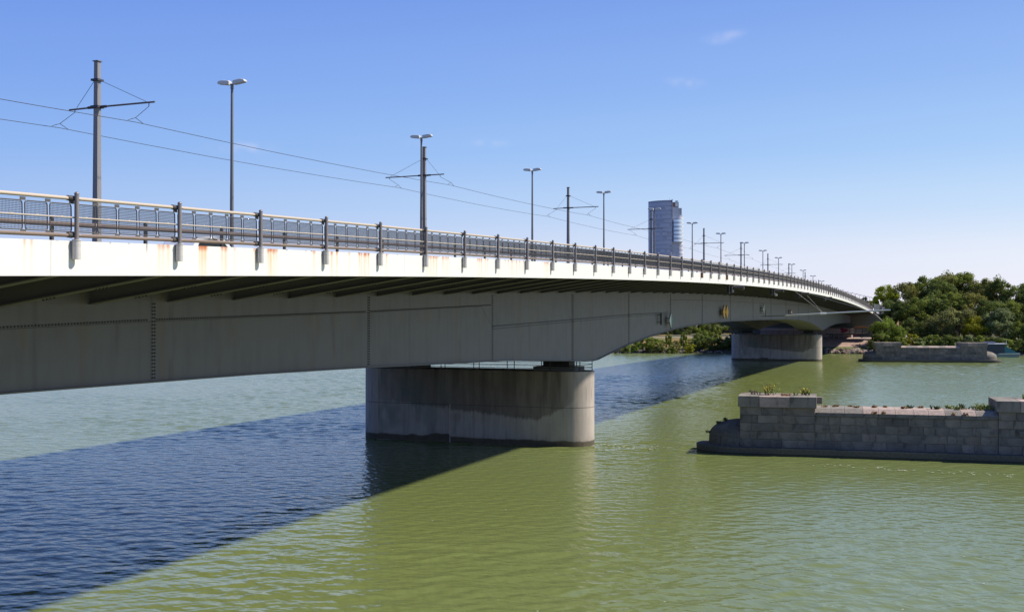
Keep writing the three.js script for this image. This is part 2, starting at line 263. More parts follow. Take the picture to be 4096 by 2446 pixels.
  // cantilever brackets every 4 m
  for (let k = -6; k < 80; k++) {
    const t = 21.62 + 4 * k; if (t < T0 + 0.5) continue;
    const y = yTop(t), web = [[DF + 0.14, y - 0.50], [DF + 0.14, y - 0.83], [DW, y - 1.70], [DW, y - 0.50]];
    const br = part('bracket', sweep([t - 0.012, t + 0.012], () => web), M.under, bridge);
    part('bracket_flange', sweep([t - 0.15, t + 0.15], () => [[DF + 0.14, y - 0.832], [DF + 0.14, y - 0.870], [DW - 0.002, y - 1.740], [DW - 0.002, y - 1.702]]), M.flange, br);
    if (t > 22 && t < 100) for (const a of [0.30, 0.62]) { const list = []; for (let q = 0; q < 4; q++) { const D = lerp(DF + 0.14, DW, a + q * 0.022), yy = lerp(y - 0.902, y - 1.772, a + q * 0.022); list.push(box(0.05, 0.05, 0.05, -D, yy - 0.02, -t + 0.10)); } part('bolt_row', merge(list), M.bolt, br, 'stuff'); }
  }

  // two box girders; the near web is made of riveted plates, split where the photograph shows joints
  const splice = [-6, 0.6, 16.6, 32.59, 48.55, 64.55, 80.64, 96.63, 112.72, 128.6, 146.5, 164.8, 182.5, 200.4, 217.9, 233.9, 248.6, 265, 281.2, 297, 313, 329, 340];
  const seam = t => { if (t < 64.5) return pw([[-10, 9.0], [25.8, 9.97], [32.6, 10.17], [48.4, 10.51], [64.6, 10.96]], t); if (t < 112.6) return pw([[64.6, 9.67], [80.6, 10.04], [96.6, 10.42], [112.6, 10.65]], t); return pw([[112.7, 11.95], [128.7, 12.1], [146.5, 12.17], [234, 12.27], [248, 12.0], [281, 10.2], [297, 9.9], [340, 9.6]], t); };
  const hasSeam = t => t < 234 || (t > 265 && t < 281);
  const wt = (t) => yTop(t) - 0.5;
  for (let k = 0; k + 1 < splice.length; k++) {
    const a = splice[k] + 0.008, b = splice[k + 1] - 0.008, ts = stations(a, b, 1.6), mid = (a + b) / 2;
    if (hasSeam(mid)) {
      part('web_plate', sweep(ts, t => [[DW, wt(t)], [DW, seam(t) + 0.008], [DW + 0.05, seam(t) + 0.008], [DW + 0.05, wt(t)]]), M.web, bridge);
      part('web_plate', sweep(ts, t => [[DW, seam(t) - 0.008], [DW, yBot(t)], [DW + 0.05, yBot(t)], [DW + 0.05, seam(t) - 0.008]]), M.web, bridge);
    } else part('web_plate', sweep(ts, t => [[DW, wt(t)], [DW, yBot(t)], [DW + 0.05, yBot(t)], [DW + 0.05, wt(t)]]), M.web, bridge);
    part('bottom_flange', sweep(ts, t => [[DW - 0.13, yBot(t) - 0.002], [DW - 0.13, yBot(t) - 0.05], [31.45, yBot(t) - 0.05], [31.45, yBot(t) - 0.002]]), M.flange, bridge);
  }
  part('web_backing', sweep(stations(T0, 340, 1.6), t => [[DW + 0.06, wt(t)], [DW + 0.06, yBot(t) + 0.01], [DW + 0.09, yBot(t) + 0.01], [DW + 0.09, wt(t)]]), M.bolt, bridge);
  part('girder_web', sweep(stations(T0, 340, 1.6), t => [[31.25, wt(t)], [31.25, yBot(t)], [31.3, yBot(t)], [31.3, wt(t)]]), M.web, bridge);
  part('box_girder', sweep(stations(T0, 340, 1.6), t => [[40.7, wt(t)], [40.7, yBot(t)], [45.6, yBot(t)], [45.6, wt(t)]]), M.web, bridge);
  // raised seam strips and bolts
  const strip = (a, b, dy) => part('seam_strip', sweep(stations(a, b, 1.6), t => [[DW - 0.02, seam(t) + dy + 0.03], [DW - 0.02, seam(t) + dy], [DW - 0.002, seam(t) + dy], [DW - 0.002, seam(t) + dy + 0.03]]), M.bolt, bridge);
  strip(64.7, 112.5, 0.02); strip(64.7, 112.5, -0.16); strip(112.9, 233.5, 0);
  const boltGeo = new THREE.CylinderGeometry(0.028, 0.036, 0.035, 6).toNonIndexed(); boltGeo.rotateZ(-Math.PI / 2);
  const bolts = pts => { const l = pts.map(([t, y]) => { const g = boltGeo.clone(); g.translate(-DW + 0.017, y, -t); return g; }); part('bolt_row', merge(l), M.bolt, bridge, 'stuff'); };
  for (const [a, b] of [[16.8, 32.4], [32.9, 48.4], [48.8, 64.4]]) { const l = []; for (let t = a; t < b; t += 0.14) l.push([t, seam(t) + 0.06]); bolts(l); }
  splice.forEach((t, k) => { if (t < 10 || t > 235) return; const l = []; const gap = t > 60 ? 0.15 : 0.125; for (let y = yBot(t) + 0.12; y < wt(t) - 1.25; y += gap) { l.push([t + 0.07, y], [t + 0.19, y]); if (t > 70) l.push([t - 0.07, y], [t - 0.19, y]); } bolts(l); });
}

// ---------------------------------------------------------------- bridge railing
{
  const railing = thing('bridge_railing', 'brown tubular railing with wire mesh panels along the white edge beam', 'railing');
  const N = 80, tn = n => 22.04 + 4 * n, first = -4;
  const slope = t => Math.atan((yTop(t + 1) - yTop(t - 1)) / 2);
  // local frames: x along the bridge (towards +t), y up, z towards the lens side (smaller D)
  const frame = (o, t, y, D) => { o.position.copy(P(D, y, t)); o.rotation.order = 'YXZ'; o.rotation.y = Math.PI / 2; o.rotation.z = slope(t); };
  const postGeo = merge([rod(new THREE.Vector3(0, 0, 0), new THREE.Vector3(0, 1.15, 0), 0.057, 14), (() => { const g = new THREE.SphereGeometry(0.062, 14, 8, 0, 6.2832, 0, 1.75); g.translate(0, 1.155, 0); return g; })()]);
  const socketGeo = rod(new THREE.Vector3(0, -0.46, 0), new THREE.Vector3(0, 0.015, 0), 0.102, 18), collarGeo = rod(new THREE.Vector3(0, 0.0, 0), new THREE.Vector3(0, 0.03, 0), 0.112, 18);
  const clampGeo = y => merge([rod(new THREE.Vector3(-0.20, y, -0.11), new THREE.Vector3(-0.055, y, -0.11), 0.066, 12, 0.072), box(0.05, 0.12, 0.12, -0.03, y, -0.07)]);
  const clampTop = clampGeo(1.05), clampLow = clampGeo(0.135);
  const boltGeo = rod(new THREE.Vector3(0.03, 0, 0.05), new THREE.Vector3(0.05, 0, 0.085), 0.014, 6);
  const railGeo = r => { const g = new THREE.CylinderGeometry(r, r, 4, 12, 1, true); g.rotateZ(Math.PI / 2); return g; };
  const topRail = railGeo(0.047), lowRail = railGeo(0.05), midRail = (() => { const l = [railGeo(0.018)]; for (let q = 0; q < 5; q++) { const g = new THREE.CylinderGeometry(0.045, 0.045, 0.02, 10, 1, false, Math.PI / 2, Math.PI); g.rotateX(Math.PI / 2); g.translate(-1.58 + 0.79 * q, -0.008, 0); l.push(g); } return merge(l); })();
  // a mesh panel 0.73 wide and 0.69 high with rounded frame, centred on its middle
  const pw_ = 0.355, ph = 0.343, rr = 0.075, outline = [];
  for (const [cx, cy, a0] of [[1, 1, 0], [-1, 1, 90], [-1, -1, 180], [1, -1, 270]]) for (let q = 0; q <= 4; q++) { const a = (a0 + q * 22.5) * Math.PI / 180; outline.push(new THREE.Vector3(cx * (pw_ - rr) + rr * Math.cos(a), cy * (ph - rr) + rr * Math.sin(a), 0)); }
  const panelFrame = merge(outline.map((p, i) => rod(p, outline[(i + 1) % outline.length], 0.0155, 5, 0.0155, true)).concat([box(0.17, 0.075, 0.012, pw_ + 0.02, ph + 0.045, 0), box(0.17, 0.085, 0.012, pw_ + 0.02, -ph - 0.035, 0)]));
  const wires = []; const nW = 17, inner = (a, r) => { const e = Math.max(0, Math.abs(a) - (r - 0)); return e; };
  for (let k = 1; k < nW; k++) { const x = lerp(-pw_, pw_, k / nW), cut = Math.max(0, Math.abs(x) - (pw_ - rr)), h = ph - (cut > 0 ? rr - Math.sqrt(Math.max(0, rr * rr - cut * cut)) : 0); wires.push(rod(new THREE.Vector3(x, -h, 0.002), new THREE.Vector3(x, h, 0.002), 0.0062, 4, 0.0062, true)); }
  for (let k = 1; k < nW; k++) { const y = lerp(-ph, ph, k / nW), cut = Math.max(0, Math.abs(y) - (ph - rr)), w = pw_ - (cut > 0 ? rr - Math.sqrt(Math.max(0, rr * rr - cut * cut)) : 0); wires.push(rod(new THREE.Vector3(-w, y, -0.003), new THREE.Vector3(w, y, -0.003), 0.0062, 4, 0.0062, true)); }
  const panelMesh = merge(wires), rest = [];
  let count = 0; const rusty = new Set([19, 22, 43, 47]);
  for (let n = first; n < N; n++) {
    const t = tn(n), y = yTop(t);
    const post = part('post', postGeo, M.post, railing); frame(post, t, y, DF - 0.108); post.rotation.z = 0;
    part('socket', socketGeo, rusty.has(n) ? M.socketRust : M.socket, post); part('collar', collarGeo, M.socket, post);
    part('rail_clamp', clampTop, M.clamp, post); part('rail_clamp', clampLow, M.clamp, post);
    if (n < 12) for (const yy of [1.03, 0.14]) { const b = part('bolt', boltGeo, M.lampHead, post); b.position.y = yy; }
    if (n === N - 1) break;
    const tm = t + 2, ym = yTop(tm);
    const at = (g, m, name, dy) => { const o = part(name, g, m, railing); frame(o, tm, ym + dy, DF); return o; };
    at(topRail, M.rail, 'handrail', 1.05); at(lowRail, M.lowRail, 'lower_rail', 0.135); const mid = at(midRail, M.rail, 'middle_rail', 0.575); mid.position.x += 0.035;
    for (let q = 0; q < 5; q++) {
      const tp = t + 0.42 + 0.79 * q, yp = yTop(tp) + 0.565;
      if (count < 300) { const f = part('mesh_panel', panelFrame, M.frame, railing); frame(f, tp, yp, DF); part('wire_mesh', panelMesh, M.wire, f); count++; }
      else for (const g0 of [panelFrame, panelMesh]) { const g = g0.clone(); g.rotateZ(slope(tp)); g.rotateY(Math.PI / 2); g.translate(-DF, yp, -tp); rest.push(g); }
    }
  }
  part('mesh_panel_band', merge(rest), M.frame, railing, 'stuff');
  // vehicle barrier between walkway and road
  const guard = thing('guard_rail', 'brown pipe guard rail between walkway and road behind the mesh', 'guard rail');
  const gp = merge([rod(new THREE.Vector3(0, -0.9, 0), new THREE.Vector3(0, 0.10, 0), 0.062, 10), (() => { const g = new THREE.SphereGeometry(0.072, 10, 6); g.translate(0, 0.13, 0); return g; })()]), gr = railGeo(0.066);
  for (let n = -4; n < 78; n++) {
    const t = 25.0 + 4 * n, y = yTop(t) + 0.66;
    const p = part('post', gp, M.clamp, guard); frame(p, t, y, 23.72); p.rotation.z = 0;
    const r = part('rail', gr, M.lowRail, guard); frame(r, t + 2, yTop(t + 2) + 0.66, 23.6);
  }
}

// ---------------------------------------------------------------- lamps, tram masts, wires
{
  const lamp = (t, D, label, group) => {
    const y = yTop(t) - 0.15, h = yTop(t) + (t < 160 ? 9.78 - 0.0016 * Math.max(0, t - 60) : 9.5) - y;
    const o = thing('street_lamp', label, 'lamp', P(D, y, t), group);
    const V = (x, yy, z = 0) => new THREE.Vector3(x, yy, z);
    part('pole', merge([rod(V(0, 0), V(0, h * 0.45), 0.115, 12, 0.095), rod(V(0, h * 0.45), V(0, h - 0.08), 0.092, 12, 0.068), rod(V(0, h - 0.3), V(0, h - 0.02), 0.085, 12, 0.085)]), M.lampPole, o);
    for (const s of [-1, 1]) {
      // a flat tapering luminaire: outline in plan, crowned top, glass below
      const shp = new THREE.Shape(); shp.moveTo(0.14, -0.05); shp.lineTo(0.30, -0.055); shp.lineTo(0.78, -0.025); shp.quadraticCurveTo(0.88, 0.0, 0.80, 0.075); shp.quadraticCurveTo(0.70, 0.135, 0.50, 0.135); shp.lineTo(0.20, 0.12); shp.lineTo(0.14, 0.08); shp.closePath();
      const g = new THREE.ExtrudeGeometry(shp, { depth: 0.22, bevelEnabled: true, bevelSize: 0.03, bevelThickness: 0.04, bevelSegments: 2 }); g.translate(0, 0, -0.11); g.rotateZ(0.07); if (s < 0) g.rotateY(Math.PI);
      g.translate(0, h, 0); const head = part('luminaire', g, M.lampHead, o);
      const gl = box(0.40, 0.03, 0.2, 0.56, -0.055, 0); gl.rotateZ(0.12); if (s < 0) gl.rotateY(Math.PI); gl.translate(0, h, 0); part('glass', gl, M.lampGlass, head);
      part('bracket', rod(V(0, h - 0.06), V(s * 0.2, h + 0.02), 0.03, 6), M.lampPole, o);
    }
    return o;
  };
  const lampT = [27.4, 51.0, 74.4, 98.0, 121.3, 144.6, 168.1, 191.1, 214.7, 237.6, 260.8, 284.3, 307.5, 331];
  const words = ['out of frame before the first tall mast', 'between the first and second tram masts', 'standing just before the second tram mast', 'alone between the second and third tram masts', 'just beyond the third tram mast', 'beside the tower behind the bridge', 'just right of the tower behind the bridge'];
  lampT.forEach((t, k) => { if (k === 0) return; lamp(t, 36.0, k < words.length && k < 5 ? `grey double headed street lamp ${words[k]}` : 'slim grey double headed street lamp far along the bridge crest', k < 5 ? undefined : 'double lamps far along the bridge'); });
  for (let t = 355; t < 620; t += 22.6) lamp(t, 36.0, 'small distant double headed street lamp past the bridge end', 'double lamps past the bridge end');

  const mastT = [40.7, 74.9, 108.6, 143.0, 176.8, 211, 244.6, 278.6, 312, 345.9, 379, 412.5, 446];
  const arms = [];
  mastT.forEach((t, k) => {
    const y = yTop(t) - 0.12, top = yTop(t) + (t < 120 ? 9.08 : 9.35) - y, ay = yTop(t) + 7.02 - y, long = k % 2 === 0;
    const o = thing('tram_mast', k === 0 ? 'tall tapered grey tram mast with crossarm nearest the first railing posts' : k === 1 ? 'grey tram mast standing right beside a double headed lamp' : k === 2 ? 'grey tram mast between two free standing double lamps' : 'dark tram mast with thin crossarm far along the bridge', 'mast', P(36.0, y, t), k > 2 ? 'tram masts far along the bridge' : undefined);
    const V = (x, yy, z = 0) => new THREE.Vector3(x, yy, z);
    const m = new THREE.CylinderGeometry(0.105 * 1.36, 0.155 * 1.36, top, 4, 1); m.rotateY(Math.PI / 4); m.translate(0, top / 2, 0); const mf = flat(m); mf.computeVertexNormals(); part('pole', mf, M.mast, o);
    part('cap_plate', box(0.30, 0.04, 0.30, 0, top + 0.02, 0), M.arm, o);
    const R = long ? 3.2 : 1.6, L = long ? -1.6 : -3.2;        // +x is the lens side
    const arm = part('crossarm', merge([rod(V(L, ay - 0.03), V(-0.12, ay), 0.042, 8), rod(V(0.12, ay), V(R, ay + 0.02), 0.042, 8)]), M.arm, o);
    part('insulator', rod(V(-0.52, ay), V(-0.22, ay), 0.065, 8), M.cable, o); part('insulator', rod(V(0.22, ay), V(0.52, ay), 0.065, 8), M.cable, o);
    part('clamp_band', box(0.42, 0.10, 0.42, 0, ay, 0), M.cable, o); part('clamp_band', box(0.40, 0.09, 0.40, 0, ay + 1.22, 0), M.cable, o);
    for (const s of [1, -1]) {
      const reach = (s > 0 ? R : -L) - 0.42, wx = s * 2.15;
      part('stay', rod(V(s * 0.17, ay + 1.2), V(s * reach, ay + 0.04), 0.011, 5), M.cable, o);
      const hx = s * (reach + 0.1);
      part('hanger', merge([rod(V(hx, ay), V(hx, ay - 0.16), 0.02, 5), rod(V(hx, ay - 0.16), V(wx, ay - 0.62), 0.012, 5), rod(V(wx, ay - 0.62), V(wx, ay - 0.80, 0.5), 0.014, 5), rod(V(wx, ay - 0.62), V(wx, ay - 0.80, -0.5), 0.014, 5)]), M.cable, o);
    }
    arms.push([t, y + ay - 0.82]);
  });
  const pts = [[-30, yTop(-30) + 6.2], [6.4, yTop(6.4) + 6.2], ...arms];
  for (const [D, label] of [[36 - 2.15, 'thin tram contact wire on the walkway side of the masts'], [36 + 2.15, 'thin tram contact wire on the far side of the masts']]) {
    const list = [];
    for (let k = 0; k + 1 < pts.length; k++) { const [ta, ya] = pts[k], [tb, yb] = pts[k + 1], n = 6; for (let q = 0; q < n; q++) { const f = q / n, g = (q + 1) / n, sag = x => -0.55 * x * (1 - x); list.push(rod(P(D, lerp(ya, yb, f) + sag(f), lerp(ta, tb, f)), P(D, lerp(ya, yb, g) + sag(g), lerp(ta, tb, g)), 0.014, 5, 0.014, true)); } }
    solo('contact_wire', merge(list), M.cable, label, 'wire', 'tram contact wires');
  }
}

// ---------------------------------------------------------------- signs and fittings on the girder
{
  const board = (name, label, cat, t, y, shapes, group) => {
    const o = thing(name, label, cat, P(DW - 0.34, y, t), group); o.rotation.y = Math.PI / 2;      // local x towards +t, z towards the lens side
    for (const [pts, m, nm] of shapes) { const s = new THREE.Shape(pts.map(p => new THREE.Vector2(...p))); const g = new THREE.ExtrudeGeometry(s, { depth: 0.05, bevelEnabled: false }); part(nm, g, m, o); }
    part('bracket', merge([box(0.06, 0.06, 0.335, -0.2, 0.2, -0.168), box(0.06, 0.06, 0.335, 0.2, 0.2, -0.168), box(0.06, 0.06, 0.335, 0, -0.3, -0.168)]), M.bolt, o);
    return o;
  };
  const rim = (r) => [[[0, r], [-r, 0], [0, -r], [r, 0]], M.black, 'back_plate'];
  const half = r => [[[[0, r - 0.05], [0, -r + 0.05], [-r + 0.05, 0]], M.white, 'white_half'], [[[0, r - 0.05], [r - 0.05, 0], [0, -r + 0.05]], M.green, 'green_half']];
  const lift = (o) => { o.children.forEach(c => { if (/half|face/.test(c.name)) c.position.z += 0.056; if (c.name === 'back_plate') c.position.z += 0.002; }); };
  lift(board('channel_sign', 'green and white diamond channel sign on the girder near the pier', 'sign', 111.2, 9.86, [rim(0.80), ...half(0.78)]));
  lift(board('channel_sign', 'green and white diamond channel sign on the girder above midstream', 'sign', 172.5, 11.3, [rim(0.80), ...half(0.78)]));
  for (const t of [140.0, 142.0]) lift(board('passage_sign', 'one of two yellow diamond signs side by side on the girder', 'sign', t, 10.78, [rim(0.90), [[[0, 0.85], [-0.85, 0], [0, -0.85], [0.85, 0]], M.yellow, 'yellow_face']], 'paired yellow diamond signs'));
  const rb = board('closed_passage_board', 'small red and white board on the girder beside the boom', 'sign', 204.5, 10.9, [[[[-0.7, 0.5], [-0.7, -0.5], [0.7, -0.5], [0.7, 0.5]], M.black, 'back_plate'], [[[-0.66, 0.46], [-0.66, 0.15], [0.66, 0.15], [0.66, 0.46]], M.red, 'red_face'], [[[-0.66, 0.15], [-0.66, -0.15], [0.66, -0.15], [0.66, 0.15]], M.white, 'white_face'], [[[-0.66, -0.15], [-0.66, -0.46], [0.66, -0.46], [0.66, -0.15]], M.red, 'red_face']]); lift(rb);
  // ladder rail and cable loop beside the first diamond
  const lad = thing('ladder', 'short dark ladder on the girder beside the green diamond', 'ladder', P(DW - 0.25, 9.6, 107.6)); lad.rotation.y = Math.PI / 2;
  for (const x of [-0.22, 0.22]) part('stile', box(0.09, 1.15, 0.08, x, 0.42, 0), M.bolt, lad);
  for (let k = 0; k < 4; k++) part('rung', box(0.36, 0.04, 0.05, 0, 0.05 + 0.26 * k, 0), M.bolt, lad);
  for (const y of [0.1, 0.8]) part('standoff', box(0.5, 0.05, 0.22, 0, y, -0.145), M.bolt, lad);
  // navigation light boxes below the edge beam
  for (const [t, n] of [[113.8, 1], [143.2, 2], [170.6, 1], [206.0, 1]]) {
    const o = thing('signal_box', n === 2 ? 'dark signal box with two lamps hung under the edge beam' : 'dark signal box with one hood hung under the edge beam', 'signal', P(DF + 0.25, yTop(t) - 0.87, t), 'signal boxes under the edge beam'); o.rotation.y = Math.PI / 2;
    part('hanger', merge([box(0.06, 0.95, 0.06, -0.62, -0.475, 0), box(0.06, 0.30, 0.06, 0.2, -0.15, 0)]), M.mast, o); part('housing', box(1.15, 0.62, 0.5, 0, -0.50, 0), M.black, o);
    part('hood', rod(new THREE.Vector3(0.1, -0.32, 0.25), new THREE.Vector3(0.1, -0.32, 1.35), 0.20, 12, 0.21), M.clamp, o);
    if (n === 2) part('lamp_tube', rod(new THREE.Vector3(0.2, -0.85, 0.25), new THREE.Vector3(0.2, -0.85, 0.5), 0.13, 10), M.lampHead, o);
  }
  // long radar reflector boom held by stays, at midstream
  const boom = thing('marker_boom', 'long white boom on stay wires reaching out from midspan', 'boom');
  part('inner_tube', rod(P(26.0, 10.18, 170.2), P(22.6, 10.30, 170.2), 0.05, 8), M.clamp, boom);
  part('outer_tube', rod(P(22.6, 10.30, 170.2), P(7.7, 11.12, 170.2), 0.115, 12, 0.10), M.boom, boom);
  part('post', rod(P(25.4, 10.22, 170.2), P(25.4, 11.1, 170.2), 0.05, 6), M.clamp, boom);
  for (const [D1, y1, t1, D2] of [[20.5, 13.85, 164.5, 17.05], [20.5, 13.85, 176.5, 17.05], [20.5, 13.85, 176.5, 10.7]]) part('stay', rod(P(D1, y1, t1), P(D2, 10.30 + (22.6 - D2) * 0.0552 + 0.06, 170.2), 0.03, 5), M.mast, boom);
  part('clamp_sleeve', rod(P(17.5, 10.585, 170.2), P(16.6, 10.63, 170.2), 0.16, 10), M.white, boom);
}

// ---------------------------------------------------------------- concrete bridge piers
function stadium(D0, D1, tc, r, n = 14) {   // plan outline from the left end of the front face, round the lens-side end, along the back, round the far end
  const p = []; const a = D1 - r, b = D0 + r;   // front face runs from D=a (left) to D=b (right), at t = tc - r
  for (let k = 0; k <= 16; k++) p.push([lerp(a, b, k / 16), tc - r]);
  for (let k = 1; k < n; k++) { const q = k / n * Math.PI; p.push([b - r * Math.sin(q), tc - r * Math.cos(q)]); }
  for (let k = 0; k <= 16; k++) p.push([lerp(b, a, k / 16), tc + r]);
  for (let k = 1; k < n; k++) { const q = k / n * Math.PI; p.push([a + r * Math.sin(q), tc + r * Math.cos(q)]); }
  return p;
}
function prism(pts, y0, y1, top = true, smoothSides = true) {   // upright walls over a plan outline; u = metres round, v = height
  const v = [], uv = [], nn = []; const n = pts.length; let u = 0, cx = 0, cz = 0;
  const cen = pts.reduce((s, p) => [s[0] + p[0] / n, s[1] + p[1] / n], [0, 0]);
  const nor = i => { const a = pts[(i + n - 1) % n], b = pts[(i + 1) % n]; let x = -(b[0] - a[0]), z = -(b[1] - a[1]); let nx = z, nz = -x; const L = Math.hypot(nx, nz) || 1; nx /= L; nz /= L; const ox = -(pts[i][0] - cen[0]), oz = -(pts[i][1] - cen[1]); if (nx * ox + nz * oz < 0) { nx = -nx; nz = -nz; } return [nx, 0, nz]; };
  for (let i = 0; i < n; i++) {
    const j = (i + 1) % n, a = pts[i], b = pts[j], L = Math.hypot(b[0] - a[0], b[1] - a[1]), na = nor(i), nb = nor(j);
    const A = [-a[0], y0, -a[1]], B = [-b[0], y0, -b[1]], C = [-b[0], y1, -b[1]], E = [-a[0], y1, -a[1]];
    v.push(...A, ...B, ...C, ...A, ...C, ...E); uv.push(u, y0, u + L, y0, u + L, y1, u, y0, u + L, y1, u, y1); nn.push(...na, ...nb, ...nb, ...na, ...nb, ...na); u += L;
  }
  if (top) for (let i = 0; i < n; i++) { const j = (i + 1) % n; v.push(-pts[i][0], y1, -pts[i][1], -pts[j][0], y1, -pts[j][1], -cen[0], y1, -cen[1]); uv.push(0, 0, 1, 0, 0.5, 1); nn.push(0, 1, 0, 0, 1, 0, 0, 1, 0); }
  const g = new THREE.BufferGeometry(); g.setAttribute('position', new THREE.Float32BufferAttribute(v, 3)); g.setAttribute('normal', new THREE.Float32BufferAttribute(nn, 3)); g.setAttribute('uv', new THREE.Float32BufferAttribute(uv, 2)); return g;
}
const PIER = { D0: 26.45, D1: 46.75, r: 2.0, h: 5.92 };
{
  const Lf = PIER.D1 - PIER.D0 - 2 * PIER.r, per = 2 * Lf + 2 * Math.PI * PIER.r;
  const pierTex = canvasData(1536, 384, (i, j, u, v) => {
    const m = u * per, y = v * 6.4; // metres round, height
    let n = 0.78 + 0.30 * fbm(m * 0.9, y * 0.7, 4, 81) + 0.26 * (fbm(m * 7, y * 0.35, 3, 83) - 0.5) - 0.22 * smooth(0.60, 0.82, fbm(m * 3.1, y * 0.5, 3, 84)) + 0.06 * (vnoise(m * 3.3, 0.5, 85) - 0.5);
    const board = Math.abs(((m / 0.12) % 1) - 0.5) > 0.42 ? 0.90 + 0.05 * vnoise(m * 5, y * 2, 77) : 1; n *= board;
    if (Math.abs(((m / 1.25) % 1) - 0.5) > 0.487) n *= 0.86;
    let c = [0.435 * n, 0.375 * n, 0.32 * n];
    // darker brown tone on the upper face, ending in a ragged edge
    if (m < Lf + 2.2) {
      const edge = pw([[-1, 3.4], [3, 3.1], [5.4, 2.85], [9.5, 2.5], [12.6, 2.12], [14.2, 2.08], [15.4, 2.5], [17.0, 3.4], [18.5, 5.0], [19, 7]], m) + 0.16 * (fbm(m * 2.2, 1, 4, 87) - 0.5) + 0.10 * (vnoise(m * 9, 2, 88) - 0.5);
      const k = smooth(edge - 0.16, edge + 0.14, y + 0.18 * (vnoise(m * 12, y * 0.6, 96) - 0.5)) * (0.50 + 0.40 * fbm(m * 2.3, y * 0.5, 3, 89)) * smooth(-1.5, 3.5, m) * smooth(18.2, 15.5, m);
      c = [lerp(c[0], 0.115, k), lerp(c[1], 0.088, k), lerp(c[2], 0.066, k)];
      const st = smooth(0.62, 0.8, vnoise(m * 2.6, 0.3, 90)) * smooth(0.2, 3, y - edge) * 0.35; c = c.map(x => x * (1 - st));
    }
    if (m < 9) { const gk = smooth(8.5, 3, m) * smooth(0.45, 0.75, fbm(m * 0.8, y * 0.5, 3, 98)) * 0.5; c = [lerp(c[0], 0.11, gk), lerp(c[1], 0.15, gk), lerp(c[2], 0.125, gk)]; }
    // algae and wet band at the river line
    const wet = 0.42 + 0.16 * (fbm(m * 1.7, 3, 4, 91) - 0.5) + 0.25 * smooth(0.6, 0.85, fbm(m * 0.5, 9, 2, 92));
    const k2 = smooth(wet + 0.10, wet - 0.06, y); c = [lerp(c[0], 0.075, k2), lerp(c[1], 0.062, k2), lerp(c[2], 0.040, k2)];
    const k3 = smooth(wet + 0.5, wet + 0.1, y) * 0.25 * vnoise(m * 4, y * 3, 94); c = [lerp(c[0], 0.20, k3), lerp(c[1], 0.15, k3), lerp(c[2], 0.10, k3)];
    return c;
  });
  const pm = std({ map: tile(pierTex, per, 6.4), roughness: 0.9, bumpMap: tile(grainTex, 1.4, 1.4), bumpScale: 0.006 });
  const dark = std({ color: col(0.07, 0.07, 0.068), roughness: 0.9 }), ped = std({ color: col(0.20, 0.20, 0.19), map: tile(grainTex, 1.5, 1.5), roughness: 0.9 });
  for (const [tc, label] of [[86.15, 'near concrete bridge pier with rounded end and walkway railing'], [261.2, 'distant concrete bridge pier close to the far bank']]) {
    const o = thing('bridge_pier', label, 'pier', P(36.4, 0, tc));
    const local = g => { g.translate(36.4, 0, tc); return g; };
    const st = stadium(PIER.D0, PIER.D1, tc, PIER.r), inn = stadium(PIER.D0 + 0.02, PIER.D1 - 0.02, tc, PIER.r - 0.02);
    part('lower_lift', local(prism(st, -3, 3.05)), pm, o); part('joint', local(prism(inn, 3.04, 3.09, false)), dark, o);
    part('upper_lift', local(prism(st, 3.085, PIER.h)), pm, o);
    for (const Dc of [28.85 + 0.5, 43.15]) {
      part('pedestal', local(boxBetween(P(Dc - 1.75, PIER.h + 0.002, tc - 1.3), P(Dc + 1.75, PIER.h + 0.34, tc + 1.3))), ped, o);
      part('bearing', local(boxBetween(P(Dc - 1.1, PIER.h + 0.342, tc - 0.75), P(Dc + 1.1, yBot(tc) - 0.055, tc + 0.75))), M.black, o);
    }
    if (tc < 100) part('gauge_pipe', local(rod(P(38.1, -0.5, tc - 2.03), P(38.1, 3.1, tc - 2.03), 0.035, 8)), M.socket, o);
    // walkway railing round the pier head
    const rp = stadium(PIER.D0 + 0.18, PIER.D1 - 0.18, tc, PIER.r - 0.18, 8);
    for (const h of [0.26, 0.52, 0.80]) { const l = []; for (let i = 0; i < rp.length; i++) { const a = rp[i], b = rp[(i + 1) % rp.length]; l.push(rod(P(a[0], PIER.h + h, a[1]), P(b[0], PIER.h + h, b[1]), 0.022, 5, 0.022, true)); } part('guard_rail', local(merge(l)), M.bolt, o); }
    for (let i = 0; i < rp.length; i++) if (i % 3 === 0) part('guard_post', local(rod(P(rp[i][0], PIER.h, rp[i][1]), P(rp[i][0], PIER.h + 0.82, rp[i][1]), 0.035, 6)), M.bolt, o);
  }
}

